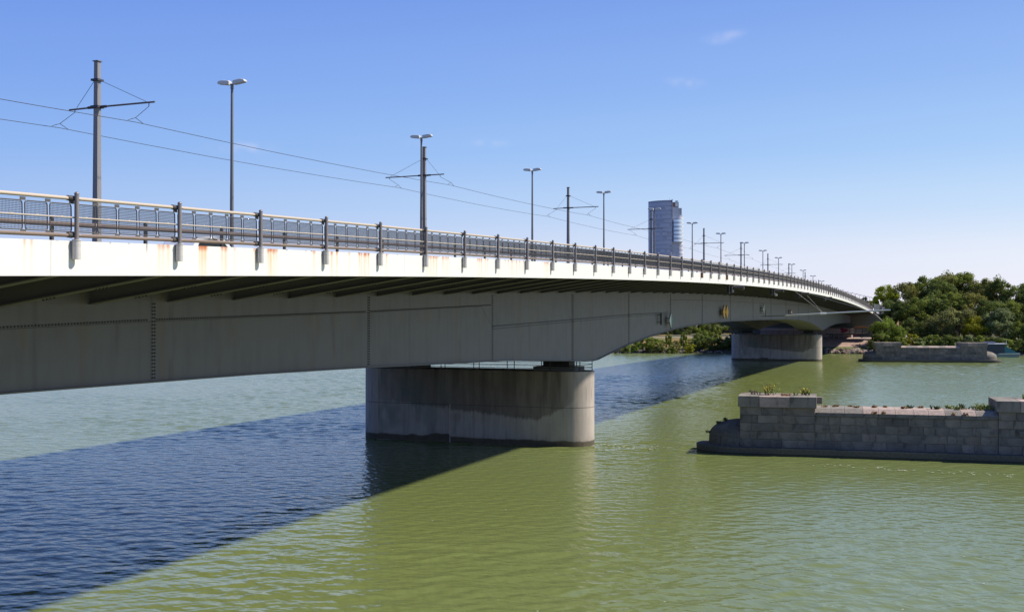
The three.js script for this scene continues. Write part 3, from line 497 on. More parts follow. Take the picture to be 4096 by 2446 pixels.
// ---------------------------------------------------------------- old stone piers
{
  const stoneTex = canvasData(512, 512, (i, j, u, v) => { const n = 0.62 + 0.56 * fbm(u * 10, v * 10, 4, 101, 10, 10) + 0.16 * (vnoise(u * 90, v * 90, 103, 90, 90) - 0.5) - 0.42 * smooth(0.6, 0.8, fbm(u * 22, v * 4, 3, 105, 22, 4)) * 0.6; return [n, n * 0.99, n * 0.97]; });
  const tones = [[0.215, 0.19, 0.155], [0.19, 0.172, 0.142], [0.168, 0.153, 0.13], [0.245, 0.215, 0.175], [0.145, 0.135, 0.115], [0.20, 0.168, 0.13], [0.12, 0.115, 0.097]];
  const sm = tones.map(c => std({ color: col(...c), map: stoneTex, roughness: 0.95, bumpMap: stoneTex, bumpScale: 0.012 }));
  const topStone = std({ color: col(0.42, 0.32, 0.26), map: stoneTex, roughness: 0.95 });
  const core = sm[0], plinthMat = std({ color: col(0.105, 0.10, 0.078), map: stoneTex, roughness: 0.95 }), algae = std({ color: col(0.05, 0.052, 0.03), map: stoneTex, roughness: 0.9 });
  const iron = std({ color: col(0.13, 0.12, 0.115), roughness: 0.7 });
  const unit = []; { // chamfered unit blocks with uv offsets so that neighbours differ
    const r = rng(9); for (let k = 0; k < 5; k++) { const g = new THREE.BoxGeometry(1, 1, 1); const du = r(), dv = r(), w = g.attributes.uv; for (let i = 0; i < w.count; i++) w.setXY(i, w.getX(i) * 0.28 + du, w.getY(i) * 0.16 + dv); unit.push(g); }
  }
  const CW = 5.45, MW = 12.55, DEP = 4.0, L = 2 * CW + MW, yb = 0.55, rows = 5, rh = 0.597, capB = yb + rows * rh;
  function build(pos, rot, label, seed) {
    const o = thing('stone_pier_remnant', label, 'stone pier', pos); o.rotation.y = rot; const r = rng(seed);
    const blk = (x0, x1, y0, y1, z0, z1, m, name = 'stone_block') => { const b = part(name, unit[Math.floor(r() * 5)], m, o); b.position.set((x0 + x1) / 2, (y0 + y1) / 2, (z0 + z1) / 2); b.scale.set(Math.max(0.02, x1 - x0), y1 - y0, Math.max(0.02, z1 - z0)); return b; };
    const pick = () => { const q = r(); return sm[q < 0.26 ? 0 : q < 0.5 ? 1 : q < 0.68 ? 2 : q < 0.78 ? 3 : q < 0.88 ? 4 : q < 0.95 ? 5 : 6]; };
    // dark mortar core
    part('core', merge([box(L - 0.1, 4.0, DEP - 0.1, L / 2, capB - 4.0 / 2 - 0.02, -DEP / 2)].map(g => { return box(CW - 0.12, capB + 1.8, DEP - 0.12, CW / 2, (capB - 1.8) / 2, -DEP / 2); })), core, o);
    part('core', box(CW - 0.12, capB + 1.8, DEP - 0.12, L - CW / 2, (capB - 1.8) / 2, -DEP / 2), core, o);
    part('core', box(MW + 0.2, 4.55, DEP - 0.2, L / 2, 2.90 - 4.55 / 2, -DEP / 2), core, o);
    const J = 0.017;
    for (let k = 0; k < rows; k++) {
      const y0 = yb + k * rh + J, y1 = yb + (k + 1) * rh - J;
      const run = (a, b, z0, z1, front) => { let x = a; while (x < b - 0.02) { let w = 0.75 + 1.05 * r(); if (b - x - w < 0.55) w = b - x; const zj = front ? 0.03 * (r() - 0.5) : 0; blk(x + J, x + w - J, y0, y1, z0, z1 + zj, pick()); x += w; } };
      run(0, CW, -0.5, 0, true); run(L - CW, L, -0.5, 0, true);
      if (k < rows - 1) { run(CW, L - CW, -0.55, -0.06, true); run(CW, L - CW, -DEP, -DEP + 0.5, false); }
      run(0, CW, -DEP, -DEP + 0.5, false); run(L - CW, L, -DEP, -DEP + 0.5, false);
      // end faces
      for (const [x0, x1] of [[0, 0.5], [L - 0.5, L]]) { let z = -0.52; while (z > -DEP + 0.54) { let w = 0.8 + 0.7 * r(); if (z - w < -DEP + 0.9) w = z + DEP - 0.52; blk(x0, x1, y0, y1, z - w + J, z - J, pick()); z -= w; } }
      for (const x0 of [CW - 0.5, L - CW + 0.05]) if (k === rows - 1) blk(x0, x0 + 0.45, y0, y1, -DEP + 0.52, -0.52, pick());
    }
    // cap stones of both towers
    for (const x0 of [-0.13, L - CW - 0.13]) { const ws = [1.58, 2.22, 1.91]; let x = x0; for (const w of ws) { blk(x + 0.01, x + w - 0.01, capB + 0.005, capB + 0.80 - 0.03 * r(), -DEP * 0.5, 0.14 + 0.02 * r(), x > x0 + 1 && x < x0 + 2 ? topStone : sm[3], 'cap_stone'); blk(x + 0.01, x + w - 0.01, capB + 0.005, capB + 0.78, -DEP - 0.12, -DEP * 0.5 - 0.01, sm[5], 'cap_stone'); x += w; } }
    // parapet: band course, sloping coping and flat top between the towers
    { let x = CW; while (x < L - CW - 0.05) { let w = 0.95 + 0.35 * r(); if (L - CW - x - w < 0.6) w = L - CW - x; const y = 2.94;
        blk(x + 0.008, x + w - 0.008, y, y + 0.27, -DEP * 0.45, 0.02, r() < 0.5 ? sm[2] : sm[1], 'band_stone');
        const s = new THREE.Shape([[0, 0], [0.43, 0.30], [DEP * 0.62, 0.34], [DEP * 0.62, 0]].map(p => new THREE.Vector2(...p))); const g = new THREE.ExtrudeGeometry(s, { depth: w - 0.02, bevelEnabled: false }); g.rotateY(Math.PI / 2); const c = part('coping_stone', flat(g), r() < 0.6 ? topStone : sm[3], o); c.position.set(x + 0.01, y + 0.273, 0.0); x += w; } }
    blk(CW + 0.02, CW + 0.5, 3.62, 4.12, -DEP + 0.3, -DEP + 0.95, sm[3], 'loose_block');
    // anchor plates with rings
    for (const x of [1.35, 3.0, 4.6, 6.25, 17.7, 19.55, 21.3]) { const p = part('anchor_plate', box(0.36, 0.32, 0.06, x, yb + 2.5 * rh - 0.02, x > CW && x < L - CW ? -0.01 : 0.04), sm[1], o); const rg = new THREE.TorusGeometry(0.075, 0.022, 6, 12); rg.translate(x, yb + 2.5 * rh - 0.02, x > CW && x < L - CW ? 0.03 : 0.08); part('ring', rg, iron, p); }
    // rounded cutwaters: drum courses and a domed top, split into stones
    for (const [s, xe] of [[-1, 0], [1, L]]) {
      const a = 2.45, b = DEP / 2, hd = 1.22, dome = 1.24;
      const shell = (y0, y1, r0, r1, w0, w1, name, m) => { const v = [], uv = [], n = 5; const pt = (w, q, y) => [xe + s * a * q * Math.sin(w), y, -b + b * q * Math.cos(w)]; for (let k = 0; k < n; k++) { const wa = lerp(w0, w1, k / n), wb = lerp(w0, w1, (k + 1) / n); const A = pt(wa, r0, y0), B = pt(wb, r0, y0), C = pt(wb, r1, y1), E = pt(wa, r1, y1); v.push(...A, ...B, ...C, ...A, ...C, ...E); uv.push(wa, y0, wb, y0, wb, y1, wa, y0, wb, y1, wa, y1); } part(name, quadGeo(v, uv), m, o); };
      const tone = s < 0 ? [sm[2], sm[4], sm[6]] : [sm[0], sm[3], sm[5]];
      for (let k = 0; k < 5; k++) { const w0 = k / 5 * Math.PI + 0.006, w1 = (k + 1) / 5 * Math.PI - 0.006; shell(yb, hd, 1.02, 1.0, w0, w1, 'drum_stone', tone[Math.floor(r() * 3)]); }
      const lv = [0, 0.42, 0.8, 1.12, 1.5708];
      for (let q = 0; q + 1 < lv.length; q++) for (let k = 0; k < 4; k++) { const off = q % 2 ? 0.3 : 0; const w0 = Math.max(0, (k - 0) / 4 * Math.PI - off) + 0.008, w1 = (k === 3 ? Math.PI : (k + 1) / 4 * Math.PI - off) - 0.008; const steps = 3; for (let z = 0; z < 1; z++) { const e0 = lv[q] + 0.006, e1 = lv[q + 1] - 0.004; const em = (e0 + e1) / 2; const parts = [[e0, em], [em, e1]]; const v = [], uv = [], n = 5; for (const [ea, eb] of parts) for (let i = 0; i < n; i++) { const wa = lerp(w0, w1, i / n), wb = lerp(w0, w1, (i + 1) / n); const pt = (w, e) => [xe + s * a * Math.cos(e) * Math.sin(w), hd + dome * Math.sin(e), -b + b * Math.cos(e) * Math.cos(w)]; const A = pt(wa, ea), B = pt(wb, ea), C = pt(wb, eb), E = pt(wa, eb); v.push(...A, ...B, ...C, ...A, ...C, ...E); uv.push(wa, ea, wb, ea, wb, eb, wa, ea, wb, eb, wa, eb); } part('dome_stone', quadGeo(v, uv), tone[Math.floor(r() * 3)], o); } }
      const inner = new THREE.SphereGeometry(1, 16, 8, 0, 6.2832, 0, Math.PI / 2); inner.scale(a * 0.985, dome * 0.985, b * 0.985); inner.translate(xe, hd, -b); part('core', flat(inner), core, o);
    }
    // plinth with rounded noses, standing in the river
    const pp = []; const q = 0.78, nose = 3.45;
    for (let k = 0; k <= 8; k++) pp.push([lerp(-0.3, L + 0.3, k / 8), q]);
    for (let k = 1; k < 10; k++) { const w = k / 10 * Math.PI; pp.push([L + 0.3 + (nose - 0.3) * Math.sin(w), -DEP / 2 + (DEP / 2 + q) * Math.cos(w)]); }
    for (let k = 0; k <= 8; k++) pp.push([lerp(L + 0.3, -0.3, k / 8), -DEP - q]);
    for (let k = 1; k < 10; k++) { const w = k / 10 * Math.PI; pp.push([-0.3 - (nose - 0.3) * Math.sin(w), -DEP / 2 - (DEP / 2 + q) * Math.cos(w)]); }
    const toD = pp.map(([x, z]) => [-x, -z]);
    part('plinth', prism(toD, 0.16, 0.545), plinthMat, o); part('wet_plinth_base', prism(pp.map(([x, z]) => [-(x - L / 2) * 0.9985 - L / 2, -(z + DEP / 2) * 0.992 + DEP / 2]), -3, 0.158), algae, o);
    return o;
  }
  build(P(14.6, 0, 84.9), 0.10, 'massive old stone pier remnant standing beside the near bridge pier', 1201);
  build(P(15.0, 0, 261.4), 0.21, 'distant old stone pier remnant in front of the wooded bank', 1307);

  // weeds rooted in the masonry
  const leaf = std({ color: col(0.24, 0.27, 0.06), roughness: 0.9 }), flower = std({ color: col(0.55, 0.43, 0.03), roughness: 0.9 }), dry = std({ color: col(0.36, 0.23, 0.11), roughness: 1 }), dark = std({ color: col(0.10, 0.13, 0.045), roughness: 0.9 }), stick = std({ color: col(0.13, 0.10, 0.08), roughness: 1 });
  function weed(name, label, local, h, w, m, m2, n, seed, group) {
    const ax = new THREE.Vector3(Math.cos(0.10), 0, -Math.sin(0.10)), az = new THREE.Vector3(Math.sin(0.10), 0, Math.cos(0.10));
    const p = P(14.6, 0, 84.9).addScaledVector(ax, local[0]).addScaledVector(az, local[2]); p.y = local[1];
    const o = thing(name, label, 'weed', p, group), r = rng(seed), stems = [], leaves = [], heads = [];
    for (let k = 0; k < n; k++) {
      const a = r() * 6.283, lean = w * (0.3 + 0.7 * r()), hh = h * (0.55 + 0.45 * r()), mid = new THREE.Vector3(Math.cos(a) * lean * 0.35, hh * 0.6, Math.sin(a) * lean * 0.35), tip = new THREE.Vector3(Math.cos(a) * lean, hh, Math.sin(a) * lean);
      const root = new THREE.Vector3((r() - 0.5) * w * 1.5, 0, (r() - 0.5) * w * 1.1); mid.add(root); tip.add(root);
      stems.push(rod(root, mid, 0.009, 4, 0.007, true), rod(mid, tip, 0.007, 4, 0.004, true));
      for (let q = 0; q < 18; q++) { const f = 0.15 + 0.75 * r(), b = f < 0.6 ? root.clone().lerp(mid, f / 0.6) : mid.clone().lerp(tip, (f - 0.6) / 0.4), g = new THREE.PlaneGeometry(0.028 + 0.03 * r(), 0.10 + 0.07 * r()); g.rotateX(r() * 3); g.rotateY(r() * 6.28); g.translate(b.x + 0.07 * (r() - 0.5), b.y, b.z + 0.07 * (r() - 0.5)); (q > 7 && m2 && f > 0.6 ? heads : leaves).push(g); }
    }
    part('stem', merge(stems), m2 === null ? m : stick, o, 'stuff'); part('foliage', merge(leaves), m, o, 'stuff'); if (heads.length) part('blossom', merge(heads), m2, o, 'stuff');
  }
  const yc = capB + 0.78, yw = 3.54;
  weed('flowering_weed', 'tall yellow flowering weed growing on the left cap of the stone pier', [2.15, yc, -1.6], 1.0, 0.55, leaf, flower, 20, 31);
  weed('flowering_weed', 'low yellow flowering weed at the corner of the stone pier cap', [4.75, yc, -1.9], 0.65, 0.45, leaf, flower, 16, 32);
  weed('dry_twig', 'bare grey twigs lying on the stone pier cap', [1.1, yc, -1.8], 0.42, 0.4, stick, null, 7, 33);
  weed('low_weed', 'reddish low weed along the cap of the stone pier', [3.3, yc, -1.2], 0.16, 0.5, dry, null, 12, 34); weed('low_weed', 'small green sprig in the cap joint of the stone pier', [4.0, yc, -1.5], 0.26, 0.2, leaf, null, 4, 35);
  const tops = [[6.1, 0.10, dry], [6.9, 0.13, dry], [8.0, 0.07, dry], [8.35, 0.10, dry], [9.7, 0.16, dry], [10.5, 0.08, dry], [11.75, 0.14, dry], [12.15, 0.22, dark], [13.0, 0.16, dry], [13.9, 0.28, dark], [14.15, 0.13, dry], [14.95, 0.30, leaf], [15.3, 0.34, leaf], [15.9, 0.40, dark], [16.75, 0.22, leaf], [16.95, 0.34, leaf], [17.15, 0.52, leaf], [17.5, 0.30, leaf], [17.85, 0.42, leaf]];
  tops.forEach(([x, h, m], k) => weed('wall_weed', m === dry ? 'dry brown weed tuft on the parapet of the stone pier' : 'green weed tuft on the parapet of the stone pier', [x, yw, -1.3 - 0.4 * (k % 3)], h * 1.1, 0.16 + h * 0.6, m, null, 9, 40 + k, m === dry ? 'dry tufts on the parapet' : 'green tufts on the parapet'));
  for (const [x, k] of [[9.6, 0], [10.3, 1], [15.0, 2], [15.9, 3]]) weed('ledge_weed', 'dry brown weed hanging on the ledge below the coping', [x, 3.2, 0.0], 0.25, 0.22, dry, null, 6, 60 + k, 'dry weeds on the ledge');
  weed('cap_weed', 'grey green weed tuft on the right cap of the stone pier', [20.2, yc, -2.2], 0.42, 0.3, leaf, null, 12, 70);
  weed('cap_weed', 'dark bush wedged behind the right cap of the stone pier', [18.2, yw, -2.6], 0.75, 0.4, dark, null, 14, 71);
  for (const [x, y, k] of [[-1.2, 2.3, 0], [-1.7, 2.05, 1], [-2.45, 1.3, 2]]) weed('dome_weed', 'dark tuft sprouting from the domed nose of the stone pier', [x, y, -1.6], 0.26, 0.22, dark, null, 7, 80 + k, 'dark tufts on the domed nose');
}

// ---------------------------------------------------------------- foam flecks drifting on the river
{
  const r = rng(818), list = [];
  const fleck = (D, t, L) => { const g = new THREE.CircleGeometry(1, 7); const p = g.attributes.position; for (let k = 1; k < p.count; k++) { const q = 0.55 + 0.6 * r(); p.setXY(k, p.getX(k) * q, p.getY(k) * q); } g.scale(L, L * (0.25 + 0.3 * r()), 1); g.rotateX(-Math.PI / 2); g.rotateY(0.1 + 0.5 * (r() - 0.5)); g.translate(-D, 0.075, -t); list.push(g); };
  for (let k = 0; k < 46; k++) fleck(20.2 + 6.0 * r(), 85.6 + 2.6 * (r() - 0.5), 0.05 + 0.10 * r());
  for (let k = 0; k < 60; k++) { const q = r(); fleck(9 - 14 * q, 80.2 - 1.2 * q + 1.6 * (r() - 0.5), 0.04 + 0.09 * r()); }
  for (let k = 0; k < 26; k++) fleck(24.5 + 2.0 * (r() - 0.5), 83.2 + 1.8 * (r() - 0.5), 0.03 + 0.06 * r());
  for (let k = 0; k < 70; k++) fleck(-14 + 44 * r(), 34 + 120 * r() * r(), 0.02 + 0.04 * r());
  const fm = shade(new THREE.Mesh(merge(list), std({ color: col(0.72, 0.72, 0.66), roughness: 0.7 }))); fm.name = 'foam'; tag(fm, 'small white foam flecks drifting by the stone pier', 'foam', null, 'stuff'); scene.add(fm);
}

// ---------------------------------------------------------------- far abutment, retaining wall, trailer, noise barrier
{
  const pink = std({ color: col(0.40, 0.295, 0.25), map: tile(grainTex, 3, 3), roughness: 0.95 }), brick = std({ color: col(0.36, 0.19, 0.13), map: tile(grainTex, 2, 2), roughness: 0.95 });
  const ab = thing('abutment', 'pinkish concrete abutment wall carrying the far bridge end', 'abutment', P(36, 4, 341));
  const loc = g => { g.translate(36, -4, 341); return g; };
  part('wall', loc(boxBetween(P(20.9, 3.0, 341.2), P(51, 10.9, 356))), pink, ab);
  part('bearing_wall', loc(boxBetween(P(25.5, 2.5, 331.5), P(51, 6.6, 341.19))), pink, ab);
  part('wing_wall', loc(sweep([341.21, 372], t => [[20.4, 2.5], [20.4, yTop(t) - 0.9], [20.89, yTop(t) - 0.9], [20.89, 2.5]])), pink, ab);
  part('parapet', loc(sweep(stations(341.2, 420, 6), t => [[20.2, yTop(t)], [20.2, yTop(t) - 0.88], [20.6, yTop(t) - 0.88], [20.6, yTop(t)]])), brick, ab);
  const rd = shade(new THREE.Mesh(sweep(stations(341, 900, 10), t => [[20.6, yTop(t) - 0.12], [52, yTop(t) - 0.12], [70, 3], [12, 3]]), std({ color: col(0.14, 0.14, 0.10), map: grainTex, roughness: 1 }))); rd.name = 'approach_road'; tag(rd, 'road embankment continuing past the far bridge end', 'road', null, 'structure'); scene.add(rd);
  // translucent noise barrier
  const nb = thing('noise_barrier', 'lilac sprayed glass noise barrier past the end of the railing', 'barrier', P(20, 9, 350));
  const tints = [[0.13, 0.15, 0.16], [0.12, 0.14, 0.15], [0.13, 0.14, 0.15], [0.12, 0.14, 0.15], [0.20, 0.19, 0.33], [0.21, 0.20, 0.36], [0.22, 0.21, 0.38], [0.17, 0.18, 0.33]];
  for (let k = 0; k < 8; k++) { const t = 343 + k * 3.6, D = 20.05 - 0.095 * (t - 343), D2 = 20.05 - 0.095 * (t + 3.6 - 343), y = yTop(t) - 0.1; const pl = sweep([t + 0.1, t + 3.5], q => { const d = lerp(D, D2, (q - t) / 3.6); return [[d, yTop(q) - 0.1], [d, yTop(q) + 2.15], [d + 0.04, yTop(q) + 2.15], [d + 0.04, yTop(q) - 0.1]]; }); pl.translate(20, -9, 350); part('panel', pl, std({ color: col(...tints[k]), roughness: 0.25 }), nb); const ps = rod(P(D, y - 4, t), P(D, y + 2.3, t), 0.07, 6); ps.translate(20, -9, 350); part('post', ps, M.mast, nb); }
  // long flatbed trailer parked under the bridge
  const tr = thing('flatbed_trailer', 'long dark flatbed trailer with stake sides parked under the bridge', 'trailer', P(26.3, 4.05, 327)); tr.rotation.y = Math.PI * 0.02;
  const dk = std({ color: col(0.055, 0.06, 0.055), roughness: 0.7 }), wood = std({ color: col(0.34, 0.28, 0.23), map: tile(grainTex, 2, 0.5), roughness: 0.9 }), tyre = std({ color: col(0.03, 0.03, 0.03), roughness: 0.9 });
  part('chassis', box(11.6, 0.32, 2.2, 0, 1.0, 0), dk, tr); part('bed', box(11.8, 0.10, 2.45, 0, 1.22, 0), wood, tr);
  for (let k = 0; k < 3; k++) part('side_board', box(5.2, 0.28, 0.06, 3.2, 1.50 + k * 0.38, 1.2), wood, tr);
  for (const x of [0.6, 2.35, 4.1, 5.8]) part('stake', box(0.14, 1.5, 0.12, x, 1.95, 1.27), dk, tr); part('brace', (() => { const g = box(2.6, 0.1, 0.08, 0, 0, 0); g.rotateZ(0.6); g.translate(4.8, 2.0, 1.33); return g; })(), dk, tr);
  part('headboard', box(0.12, 1.7, 2.4, 5.9, 2.1, 0), dk, tr);
  for (const [x, w] of [[-4.2, 0.5], [-2.9, 0.5], [-1.6, 0.5], [3.9, 0.48]]) { const g = new THREE.CylinderGeometry(w, w, 0.35, 16); g.rotateX(Math.PI / 2); g.translate(x, 0.5, 1.0); const wh = part('wheel', g, tyre, tr); const h = new THREE.CylinderGeometry(0.2, 0.2, 0.37, 10); h.rotateX(Math.PI / 2); h.translate(x, 0.5, 1.0); part('hub', h, M.mast, wh); }
  part('landing_leg', box(0.18, 0.95, 0.2, 1.6, 0.45, 0.9), dk, tr);
  part('warning_triangle', (() => { const g = new THREE.CylinderGeometry(0.42, 0.42, 0.05, 3); g.rotateX(Math.PI / 2); g.rotateZ(Math.PI); g.translate(2.4, 0.72, 1.15); return g; })(), std({ color: col(0.45, 0.02, 0.12), roughness: 0.6 }), tr);
  const load = part('timber_load', box(3.4, 0.45, 1.8, 3.6, 2.9, 0), std({ color: col(0.40, 0.15, 0.05), roughness: 0.9 }), tr); void load;
  // painted red blob on the wall behind
  const gf = new THREE.Shape(); for (let k = 0; k < 24; k++) { const a = k / 24 * 6.283, q = 0.75 + 0.22 * Math.sin(3 * a + 1) + 0.1 * Math.sin(7 * a); gf[k ? 'lineTo' : 'moveTo'](q * 1.3 * Math.cos(a), q * Math.sin(a)); } const gg = new THREE.ExtrudeGeometry(gf, { depth: 0.01, bevelEnabled: false }); gg.translate(-27.6 + 36, 6.0 - 4, -331.48 + 341); part('red_graffiti', gg, std({ color: col(0.16, 0.02, 0.04), roughness: 0.8 }), ab);
  // kerb stones beside the gravel
  for (const [D, w] of [[20.6, 4.6], [15.6, 3.0]]) { const g = box(w, 0.34, 0.5); const k = solo('kerb_stone', g, M.socket, 'low pale kerb stone at the top of the gravel slope', 'kerb', 'kerb stones above the gravel slope'); k.position.copy(P(D, groundY(D, 327.2) + 0.16, 327.2)); }
  const st = solo('stake_post', rod(new THREE.Vector3(0, -0.3, 0), new THREE.Vector3(0, 1.05, 0), 0.11, 7), std({ color: col(0.22, 0.14, 0.07), roughness: 1 }), 'short wooden post on the grass below the gravel slope', 'post'); st.position.copy(P(22.4, groundY(22.4, 319.5), 319.5));
}

// ---------------------------------------------------------------- riprap boulders at the far waterline
{
  const tones = [[0.32, 0.24, 0.19], [0.26, 0.21, 0.175], [0.20, 0.16, 0.135], [0.40, 0.33, 0.28], [0.19, 0.12, 0.09]].map(c => std({ color: col(...c), map: grainTex, roughness: 1 }));
  const r = rng(404), geos = [];
  for (let k = 0; k < 4; k++) { const g = new THREE.IcosahedronGeometry(1, 1), p = g.attributes.position; for (let i = 0; i < p.count; i++) { const x = p.getX(i), y = p.getY(i), z = p.getZ(i), s = 0.72 + 0.5 * hash2(Math.round(x * 50) + k * 77, Math.round(y * 50) * 3 + Math.round(z * 50)); p.setXYZ(i, x * s, y * s * 0.7, z * s); } g.computeVertexNormals(); geos.push(g); }
  for (let k = 0; k < 150; k++) {
    const D = lerp(10.5, 31, r()), s = 0.3 + 3.2 * r() * r(), t = bankLine(D) + s, b = solo('boulder', geos[Math.floor(r() * 4)], tones[Math.floor(r() * 5)], 'broken riprap boulder at the far waterline below the grass', 'boulder', 'riprap boulders at the far waterline');
    const q = 0.28 + 0.42 * r(); b.scale.set(q * 1.25, q, q); b.position.copy(P(D, groundY(D, t) + q * 0.25, t)); b.rotation.set(r() * 0.6, r() * 6, r() * 0.6);
  }
  for (let k = 0; k < 46; k++) { const D = lerp(56, 92, r()), t = bankLine(D) + 0.2 + 1.2 * r(), b = solo('boulder', geos[Math.floor(r() * 4)], tones[Math.floor(r() * 5)], 'small boulder at the waterline below the dry slope', 'boulder', 'boulders below the dry slope'); const q = 0.2 + 0.25 * r(); b.scale.set(q * 1.3, q, q); b.position.copy(P(D, groundY(D, t) + q * 0.25, t)); b.rotation.y = r() * 6; }
}

// ---------------------------------------------------------------- trees and shrubs
{
  const trunkMat = std({ color: col(0.085, 0.065, 0.05), roughness: 1 });
  // a unit crown: clumps of small leaf faces spread through an ellipsoid of radius 1
  function crownGeo(seed, clumps, leaves, leaf, tall) {
    const r = rng(seed), v = [], n = [], c = [];
    const balls = [];
    for (let k = 0; k < clumps; k++) { const a = r() * 6.283, e = Math.asin(lerp(-0.8, 1, r())), q = 0.38 + 0.50 * Math.sqrt(r()); balls.push([q * Math.cos(e) * Math.cos(a), q * Math.sin(e) * tall, q * Math.cos(e) * Math.sin(a), 0.13 + 0.19 * r(), 0.66 + 0.62 * r()]); }
    for (let k = 0; k < leaves; k++) {
      const b = balls[Math.floor(r() * clumps)]; let x, y, z, d; do { x = r() * 2 - 1; y = r() * 2 - 1; z = r() * 2 - 1; d = Math.hypot(x, y, z); } while (d > 1 || d < 0.1);
      const rad = b[3] * Math.pow(r(), 0.35) * (1 + 0.22 * (r() - 0.3)), ux = x / d, uy = y / d, uz = z / d, px = b[0] + ux * rad, py = b[1] + uy * rad * 0.85, pz = b[2] + uz * rad;
      // leaf faces lie roughly across the outward direction, tilted at random
      const nv = new THREE.Vector3(ux + 1.3 * (r() - 0.5), uy + 0.35 + 1.1 * (r() - 0.5), uz + 1.3 * (r() - 0.5)).normalize(), t1 = new THREE.Vector3(r() - 0.5, r() - 0.5, r() - 0.5).cross(nv).normalize(), t2 = nv.clone().cross(t1), s = leaf * (0.6 + 0.8 * r());
      const A = [px - t1.x * s, py - t1.y * s, pz - t1.z * s], B = [px + t2.x * s * 0.7, py + t2.y * s * 0.7, pz + t2.z * s * 0.7], C = [px + t1.x * s, py + t1.y * s, pz + t1.z * s], E = [px - t2.x * s * 0.7, py - t2.y * s * 0.7, pz - t2.z * s * 0.7];
      v.push(...A, ...C, ...B, ...A, ...E, ...C); for (let i = 0; i < 6; i++) n.push(nv.x, nv.y, nv.z);
      const w = b[4] * (0.75 + 0.5 * r()), warm = 1 + 0.22 * (r() - 0.4); for (let i = 0; i < 6; i++) c.push(w * warm, w, w * 0.9);
    }
    const g = new THREE.BufferGeometry(); g.setAttribute('position', new THREE.Float32BufferAttribute(v, 3)); g.setAttribute('normal', new THREE.Float32BufferAttribute(n, 3)); g.setAttribute('color', new THREE.Float32BufferAttribute(c, 3)); return g;
  }
  const big = [1, 2, 3, 4].map(k => crownGeo(500 + k, 44 + 5 * k, 9000, 0.04, 1)), small = [1, 2, 3].map(k => crownGeo(600 + k, 26 + 3 * k, 3900, 0.058, 1)), slim = [1, 2].map(k => crownGeo(700 + k, 34, 3900, 0.056, 1.0));
  const lm = (r, g, b) => new THREE.MeshPhysicalMaterial({ color: col(r, g, b), vertexColors: true, roughness: 1, side: THREE.DoubleSide, transmission: 0.42, thickness: 0, ior: 1.2, specularIntensity: 0.2 });
  const K = { lime: lm(0.29, 0.34, 0.03), green: lm(0.20, 0.24, 0.05), olive: lm(0.215, 0.215, 0.06), dark: lm(0.145, 0.18, 0.05), willow: lm(0.215, 0.22, 0.08), silver: lm(0.185, 0.22, 0.10), yellow: lm(0.28, 0.285, 0.03), fresh: lm(0.20, 0.265, 0.05), blue: lm(0.09, 0.12, 0.07) };
  const f = 4500, cth = Math.cos(0.37012), sth = Math.sin(0.37012);
  const place = (x, Z) => { const q = (x - 2048) / f * Z; return [Z * sth - q * cth, Z * cth + q * sth]; };
  let sd = 0;
  const words = { lime: 'bright lime green', green: 'mid green', olive: 'olive green', dark: 'dark green', willow: 'pale olive willow like', silver: 'silvery grey green', yellow: 'yellow green', fresh: 'fresh green', blue: 'dark bluish' };
  // x, y: middle of the crown as measured on the photograph, then turned into a place on the bank at distance Z; rx, ry in the same measure
  function tree(x, y, rx, ry, Z, kind, geo, where, name = 'tree') {
    const r = rng(9000 + sd++), [D, t] = place(x, Z), m = Z / f, cy = 10.4 + (1259 - y) * m, Rx = rx * m, Ry = ry * m, gy = Math.min(groundY(D, t), cy - Ry * 0.5);
    const o = thing(name, `${words[kind]} ${name.replace('_', ' ')} ${where}`, name === 'tree' ? 'tree' : 'shrub', P(D, gy - 0.1, t), `${words[kind]} ${name === 'tree' ? 'trees' : 'shrubs'} ${where}`);
    const h = cy - gy, V = (a, b, c) => new THREE.Vector3(a, b, c), tr = Math.max(0.07, 0.035 * (h + Ry)), list = [rod(V(0, -0.3, 0), V(0.15 * tr, h * 0.6, 0), tr, 7, tr * 0.7), rod(V(0.15 * tr, h * 0.6, 0), V(0, h + Ry * 0.35, 0.1), tr * 0.7, 6, tr * 0.25)];
    for (let k = 0; k < 6; k++) { const a = r() * 6.283, q = 0.35 + 0.45 * r(), y0 = lerp(h * 0.5, h, r()); list.push(rod(V(0, y0, 0), V(Math.cos(a) * Rx * q, y0 + Ry * (0.25 + 0.4 * r()), Math.sin(a) * Rx * q), tr * 0.38, 5, tr * 0.12)); }
    part('trunk', merge(list), trunkMat, o);
    const c = part('crown', geo, K[kind], o); c.position.y = h; c.scale.set(Rx * 1.28, Ry * 1.28, Rx * (1.1 + 0.25 * r())); c.rotation.y = r() * 6.283;
    return o;
  }
  const B = k => big[k % 4], S = k => small[k % 3];
  // upper tier on the embankment, right of the bridge end
  [[3546, 1192, 46, 46, 356, 'lime', 'beside the end of the bridge railing'], [3632, 1205, 56, 62, 350, 'olive', 'next to the bright lime tree'], [3712, 1172, 62, 62, 352, 'green', 'with the high left shoulder of the wood'], [3790, 1160, 66, 64, 352, 'olive', 'forming the highest top of the wood'], [3760, 1190, 60, 60, 346, 'dark', 'below the highest top of the wood'], [3862, 1160, 60, 58, 350, 'green', 'just right of the highest wood top'], [3925, 1180, 58, 60, 346, 'olive', 'between the high top and the airy tree'], [3990, 1190, 58, 72, 343, 'dark', 'with airy round top above the silvery willow'], [4070, 1215, 52, 62, 340, 'dark', 'past the airy tree on the wood edge'], [4110, 1190, 40, 48, 344, 'green', 'behind the outermost dark tree'], [4180, 1200, 70, 80, 338, 'dark', 'at the outer end of the wood']].forEach((a, k) => tree(a[0], a[1], a[2], a[3], a[4], a[5], B(k), a[6]));
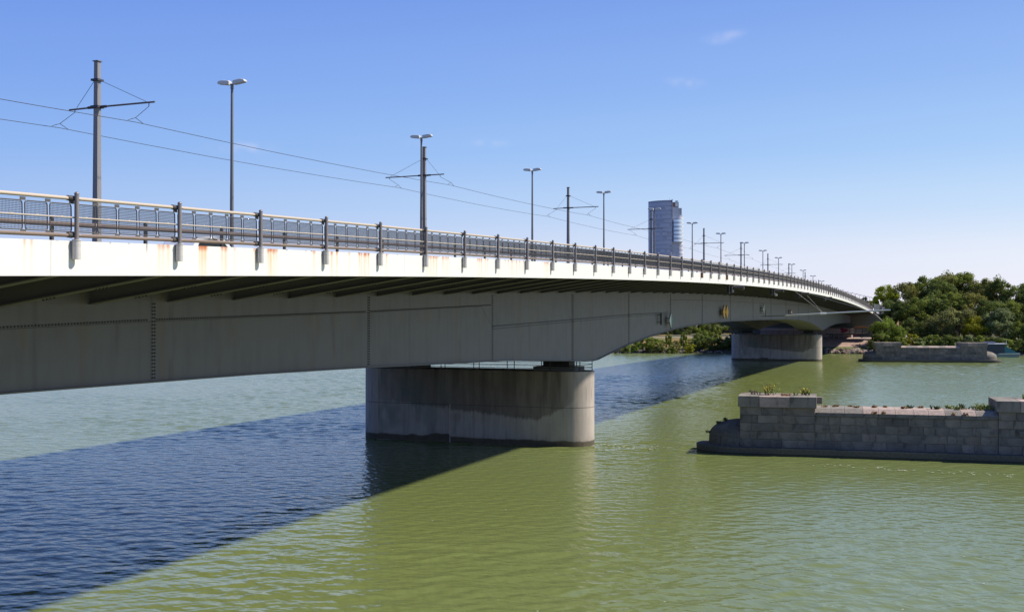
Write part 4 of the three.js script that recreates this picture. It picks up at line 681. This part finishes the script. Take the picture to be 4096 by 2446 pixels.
  // middle tier
  [[3600, 1268, 52, 55, 334, 'dark', 'under the olive tree beside the lime tree'], [3668, 1258, 60, 62, 330, 'green', 'halfway up behind the yellow shrub'], [3735, 1245, 58, 60, 330, 'dark', 'halfway up behind the small willow'], [3800, 1238, 62, 58, 330, 'green', 'halfway up behind the big willow'], [3880, 1240, 62, 56, 328, 'olive', 'halfway up behind the yellow tree'], [3960, 1258, 56, 56, 324, 'dark', 'halfway up beside the silvery willow'], [4035, 1270, 58, 60, 322, 'green', 'halfway up past the silvery willow'], [4110, 1280, 60, 66, 320, 'dark', 'halfway up at the outer wood edge'], [3560, 1250, 36, 40, 338, 'dark', 'behind the noise barrier'], [4190, 1290, 60, 70, 318, 'dark', 'beyond the outer wood edge']].forEach((a, k) => tree(a[0], a[1], a[2], a[3], a[4], a[5], B(k + 1), a[6]));
  // waterside tier
  [[3838, 1298, 74, 62, 312, 'willow', 'spreading broad above the far stone pier'], [3748, 1310, 42, 46, 314, 'willow', 'smaller beside the spreading one'], [3902, 1318, 44, 46, 307, 'yellow', 'between the olive and silvery willows'], [4002, 1312, 62, 64, 305, 'silver', 'willow above the moored boat'], [4075, 1340, 44, 50, 302, 'green', 'past the silvery willow by the water'], [3540, 1328, 48, 50, 307, 'fresh', 'before the abutment side wall'], [3592, 1345, 30, 38, 308, 'fresh', 'small beside the abutment tree'], [3640, 1325, 34, 44, 318, 'dark', 'behind the yellow waterside shrub'], [3695, 1330, 40, 44, 316, 'dark', 'left of the small willow'], [4140, 1340, 50, 56, 300, 'dark', 'outside by the water']].forEach((a, k) => tree(a[0], a[1], a[2], a[3], a[4], a[5], B(k + 2), a[6]));
  // shrubs along the waterline, right
  [[3520, 1365, 34, 34, 303, 'dark'], [3648, 1365, 26, 30, 305, 'yellow'], [3600, 1375, 30, 26, 303, 'green'], [3690, 1372, 30, 26, 302, 'dark'], [3735, 1368, 30, 30, 301, 'green'], [3785, 1372, 32, 30, 299, 'dark'], [3830, 1372, 32, 30, 298, 'dark'], [3880, 1372, 30, 32, 297, 'silver'], [3930, 1375, 32, 30, 296, 'green'], [3985, 1378, 36, 32, 294, 'dark'], [4040, 1385, 34, 30, 292, 'green'], [4090, 1390, 34, 30, 291, 'dark'], [3560, 1395, 30, 22, 300, 'dark'], [3490, 1385, 20, 14, 303, 'fresh'], [4140, 1385, 40, 34, 289, 'dark']].forEach((a, k) => tree(a[0], a[1], a[2], a[3], a[4], a[5], S(k), ['before the abutment tree', 'round and bright left of the small willow', 'between abutment tree and yellow shrub', 'just past the yellow shrub', 'below the small willow', 'below the left half of the big willow', 'below the middle of the big willow', 'below the yellow tree', 'between yellow tree and silvery willow', 'below the silvery willow by the boat', 'above the bow of the boat', 'past the bow of the boat', 'behind the left nose of the far stone pier', 'low beside the gravel slope', 'past the outer end of the boat'][k], 'shrub'));
  // left gap, seen under the haunch
  [[2478, 1392, 26, 22, 306, 'dark'], [2525, 1380, 34, 28, 307, 'fresh'], [2572, 1372, 34, 28, 308, 'fresh'], [2610, 1378, 32, 26, 307, 'green'], [2640, 1390, 22, 18, 306, 'willow'], [2700, 1392, 24, 16, 306, 'willow'], [2760, 1392, 24, 18, 306, 'yellow'], [2800, 1372, 34, 32, 310, 'dark'], [2850, 1378, 32, 32, 309, 'dark'], [2905, 1385, 34, 30, 309, 'dark'], [2935, 1375, 30, 36, 311, 'dark'], [2600, 1358, 20, 12, 316, 'willow'], [2645, 1370, 18, 12, 314, 'fresh'], [2705, 1374, 18, 12, 313, 'willow'], [2768, 1366, 18, 14, 315, 'fresh'], [2830, 1350, 26, 22, 318, 'green'], [2685, 1400, 22, 12, 305, 'green']].forEach((a, k) => tree(a[0], a[1], a[2], a[3], a[4], a[5], S(k + 1), ['half hidden by the haunch at the water', 'nearest the haunch on the dry slope', 'wide in the middle of the dry slope bushes', 'left of the first slim tree', 'at the foot of the first slim tree', 'between the two slim trees', 'at the foot of the second slim tree', 'right of the second slim tree', 'midway between slim trees and far pier', 'beside the far pier at the water', 'tall beside the far pier', 'up the slope left of the path', 'up the slope before the first slim tree', 'up the slope between the slim trees', 'up the slope past the second slim tree', 'up the slope near the far pier', 'low at the water before the slim trees'][k], 'shrub'));
  tree(2676, 1358, 14, 30, 309, 'green', slim[0], 'standing slim on the dry slope'); tree(2734, 1360, 14, 31, 309, 'fresh', slim[1], 'standing slim on the dry slope');
  tree(2812, 1345, 24, 36, 312, 'fresh', slim[0], 'before the far pier'); tree(2860, 1345, 24, 38, 313, 'green', slim[1], 'before the far pier');
  [[2620, 1325, 36, 30, 340, 'olive'], [2680, 1318, 38, 32, 342, 'green'], [2730, 1322, 36, 30, 340, 'dark'], [2780, 1312, 38, 34, 344, 'green'], [2835, 1308, 36, 34, 344, 'dark'], [2890, 1315, 36, 34, 342, 'green'], [2940, 1310, 36, 40, 342, 'dark'], [2560, 1330, 40, 34, 342, 'dark'], [2990, 1310, 40, 40, 342, 'dark']].forEach((a, k) => tree(a[0], a[1], a[2], a[3], a[4], a[5], B(k + 3), 'behind the dry slope path'));
  // far trees past the bridge end
  [[3461, 1205, 10, 20, 640, 'blue'], [3440, 1210, 26, 16, 700, 'olive'], [3490, 1222, 26, 18, 690, 'olive'], [3410, 1195, 18, 14, 760, 'olive'], [3505, 1205, 12, 22, 560, 'green']].forEach((a, k) => tree(a[0], a[1], a[2], a[3], a[4], a[5], S(k), 'far behind the bridge end'));
}

// ---------------------------------------------------------------- moored boat by the far bank
{
  const b = thing('moored_boat', 'dark moored houseboat with teal bow behind the stone pier', 'boat', P(-11.6, 0, 303)); b.rotation.y = 0.25;
  const hull = std({ color: col(0.035, 0.045, 0.055), roughness: 0.6 }), teal = std({ color: col(0.03, 0.16, 0.17), roughness: 0.6 }), pale = std({ color: col(0.16, 0.22, 0.19), roughness: 0.7 });
  const sh = new THREE.Shape([[-4.5, -0.5], [-4.5, 0.75], [4.6, 0.9], [4.2, -0.5]].map(p => new THREE.Vector2(...p))); const g = new THREE.ExtrudeGeometry(sh, { depth: 3, bevelEnabled: true, bevelSize: 0.08, bevelThickness: 0.2 }); g.translate(0, 0, -1.5); part('hull', g, pale, b);
  part('cabin', box(5.0, 2.3, 2.6, -1.4, 2.05, 0), hull, b); part('roof', box(5.8, 0.16, 3.0, -1.2, 3.28, 0), M.white, b); part('deck_box', box(2.4, 0.45, 1.2, -2.2, 3.6, 0), std({ color: col(0.12, 0.13, 0.2), roughness: 0.6 }), b);
  const ta = new THREE.Shape([[1.12, 0.92], [1.12, 2.9], [4.4, 0.92]].map(p => new THREE.Vector2(...p))); const tg = new THREE.ExtrudeGeometry(ta, { depth: 2.4, bevelEnabled: false }); tg.translate(0, 0, -1.2); part('bow_cover', tg, teal, b);
  part('flag_pole', rod(new THREE.Vector3(1.5, 3.3, 1.2), new THREE.Vector3(1.5, 4.2, 1.2), 0.04, 6), M.white, b);
}

// ---------------------------------------------------------------- white car glimpsed between the rails
{
  const c = thing('white_car', 'white car driving behind the railing between the first lamps', 'car', P(27.6, yTop(37.4) - 0.78, 37.4)); c.rotation.y = Math.PI / 2;
  const paint = new THREE.MeshPhysicalMaterial({ color: col(0.75, 0.75, 0.74), roughness: 0.3, clearcoat: 0.8 }), glass = std({ color: col(0.02, 0.025, 0.03), roughness: 0.1 });
  const body = new THREE.Shape(); body.moveTo(-2.1, 0.3); body.lineTo(-2.15, 0.75); body.quadraticCurveTo(-2.1, 0.95, -1.8, 0.97); body.lineTo(0.9, 0.98); body.quadraticCurveTo(1.9, 0.9, 2.1, 0.65); body.lineTo(2.1, 0.3); body.closePath();
  const bg = new THREE.ExtrudeGeometry(body, { depth: 1.6, bevelEnabled: true, bevelSize: 0.05, bevelThickness: 0.08, bevelSegments: 2 }); bg.translate(0, 0, -0.8); part('body', bg, paint, c);
  const cab = new THREE.Shape(); cab.moveTo(-1.9, 0.96); cab.lineTo(-1.5, 1.42); cab.quadraticCurveTo(-0.6, 1.56, 0.1, 1.45); cab.lineTo(0.95, 0.97); cab.closePath();
  const cg = new THREE.ExtrudeGeometry(cab, { depth: 1.4, bevelEnabled: true, bevelSize: 0.04, bevelThickness: 0.06 }); cg.translate(0, 0, -0.7); part('roof', cg, paint, c);
  const win = new THREE.Shape([[-1.65, 1.0], [-1.38, 1.36], [-0.5, 1.44], [0.02, 1.37], [0.65, 1.0]].map(p => new THREE.Vector2(...p))); const wg = new THREE.ExtrudeGeometry(win, { depth: 1.54, bevelEnabled: false }); wg.translate(0, 0, -0.77); part('window', wg, glass, c);
  for (const x of [-1.3, 1.3]) for (const z of [-0.72, 0.72]) { const w = new THREE.CylinderGeometry(0.31, 0.31, 0.2, 16); w.rotateX(Math.PI / 2); w.translate(x, 0.31, z); part('wheel', w, M.black, c); }
  for (const z of [-0.65, 0.65]) part('tail_light', box(0.08, 0.3, 0.22, -2.18, 0.78, z), M.red, c);
}

// ---------------------------------------------------------------- distant office tower
{
  const Z = 1000, s = 0.2222, q = (2688 - 2048) * s, D = Z * Math.sin(0.37012) - q * Math.cos(0.37012), t = Z * Math.cos(0.37012) + q * Math.sin(0.37012);
  const o = thing('office_tower', 'curved glass office tower rising behind the bridge railing', 'tower', P(D, 8, t)); o.rotation.y = 0.37012;   // local x to the right, z towards the river
  const Y = y => (1259 - y) * s + 10.4 - 8;
  const glassA = std({ color: col(0.43, 0.465, 0.53), roughness: 0.25, metalness: 0.1 }), glassB = std({ color: col(0.40, 0.435, 0.50), roughness: 0.25, metalness: 0.1 }), darkG = std({ color: col(0.33, 0.36, 0.42), roughness: 0.3 }), line = std({ color: col(0.31, 0.335, 0.39), roughness: 0.6 }), bright = std({ color: col(0.62, 0.70, 0.78), roughness: 0.12, metalness: 0.6 }), paleW = std({ color: col(0.62, 0.60, 0.62), roughness: 0.6 }), brown = std({ color: col(0.20, 0.145, 0.15), roughness: 0.8 }), fin = std({ color: col(0.42, 0.41, 0.43), roughness: 0.5 });
  // arc of the main facade in plan, from the far left corner to the sharp right edge
  const arc = u => { const a = lerp(-1.25, -0.06, u), R = 21.5; return [R * Math.sin(a) + 1.4 - 0.0 * u, R * Math.cos(a) - R + 0.0]; };
  const band = (u0, u1, y0, y1, off, n = 10) => { const v = [], uv = []; for (let k = 0; k < n; k++) { const a = arc(lerp(u0, u1, k / n)), b = arc(lerp(u0, u1, (k + 1) / n)); const A = [a[0], y0(a), a[1] + off], B = [b[0], y0(b), b[1] + off], C = [b[0], y1(b), b[1] + off], E = [a[0], y1(a), a[1] + off]; v.push(...A, ...B, ...C, ...A, ...C, ...E); uv.push(0, 0, 1, 0, 1, 1, 0, 0, 1, 1, 0, 1); } return quadGeo(v, uv); };
  const pl = []; for (let k = 0; k <= 14; k++) { const a = arc(k / 14); pl.push([-a[0], -a[1] + 0.1]); } pl.push([-1.4, 21], [10, 21]);
  part('body', prism(pl, 0, Y(799)), line, o);
  const r = rng(99), floors = 27, fh = Y(806) / floors;
  for (let k = 0; k < floors; k++) {
    const y0 = k * fh + 0.35, y1 = (k + 1) * fh - 0.05;
    part('window_band', band(0, 1, () => y0, () => y1, 0.06, 14), k % 2 ? glassA : glassB, o);
    for (let j = 0; j < 12; j++) { const u = (j + 0.04 * r()) / 12; if (r() < 0.24 && k < 24) part('open_pane', band(u + 0.004, u + 0.06 + 0.02 * r(), () => y0 + 1.2, () => y1 - 0.4, 0.12, 1), darkG, o); }
  }
  part('louvre_band', band(0, 0.76, () => Y(834), () => Y(826), 0.16, 10), darkG, o);
  part('edge_fin', box(0.7, Y(796) - Y(871), 1.4, 0.35, (Y(796) + Y(871)) / 2, 0.3), fin, o);
  part('antenna', rod(new THREE.Vector3(-1.6, Y(797), -1), new THREE.Vector3(-1.6, Y(791), -1), 0.15, 5), fin, o);
  // recessed dark glass and pale curved flank
  part('recess_wall', box(6.2, Y(826), 8, 3.5, Y(826) / 2, -6.6), glassA, o);
  for (let k = 0; k < 24; k++) part('recess_band', box(5.7, fh * 0.62, 0.2, 3.5, k * fh + fh * 0.55, -2.3), k % 3 ? glassA : glassB, o);
  const cyl = (cx, cz, R, a0, a1, y0, y1, m, name) => { const g = new THREE.CylinderGeometry(R, R, y1 - y0, 14, 1, true, a0, a1 - a0); g.translate(cx, (y0 + y1) / 2, cz); part(name, g, m, o); };
  part('flank_core', box(3.4, Y(828), 5.0, 8.3, Y(828) / 2, -9.6), line, o);
  for (let k = 0; k < 24; k++) { cyl(6.5, -6.9, 4.75, -0.05, 1.5, k * fh, k * fh + fh * 0.56, paleW, 'spandrel'); cyl(6.5, -6.9, 4.66, -0.05, 1.5, k * fh + fh * 0.56, (k + 1) * fh, glassB, 'window_band'); }
  // glazed bulge
  for (let k = 0; k < 6; k++) { const y0 = lerp(Y(966), Y(871), k / 6), y1 = lerp(Y(966), Y(871), (k + 1) / 6), m = (y1 - y0) * 0.62; cyl(5.3, -4.2, 4.9, -1.45, 1.5, y0, y0 + m, bright, 'bulge_band'); cyl(5.3, -4.2, 4.86, -1.45, 1.5, y0 + m, y1, glassA, 'bulge_spandrel'); }
  { const g = new THREE.CylinderGeometry(4.84, 4.84, Y(871) - Y(966), 20); g.translate(5.3, (Y(871) + Y(966)) / 2, -4.2); part('bulge_core', g, line, o); }
  part('roof_house', box(6.1, Y(806) - Y(829), 6, 3.6, (Y(806) + Y(829)) / 2, -6), brown, o);
  const sg = part('roof_sign', box(2.35, Y(800) - Y(823), 0.6, 4.75, (Y(800) + Y(823)) / 2, -2.2), M.white, o);
  const ring = new THREE.TorusGeometry(0.72, 0.27, 8, 24, 4.6); ring.rotateZ(0.9); ring.scale(1, 1, 0.25); ring.translate(4.75, Y(800) - 1.55, -1.86); part('emblem', ring, std({ color: col(0.06, 0.45, 0.55), roughness: 0.5 }), sg);
}

renderer.render(scene, camera);
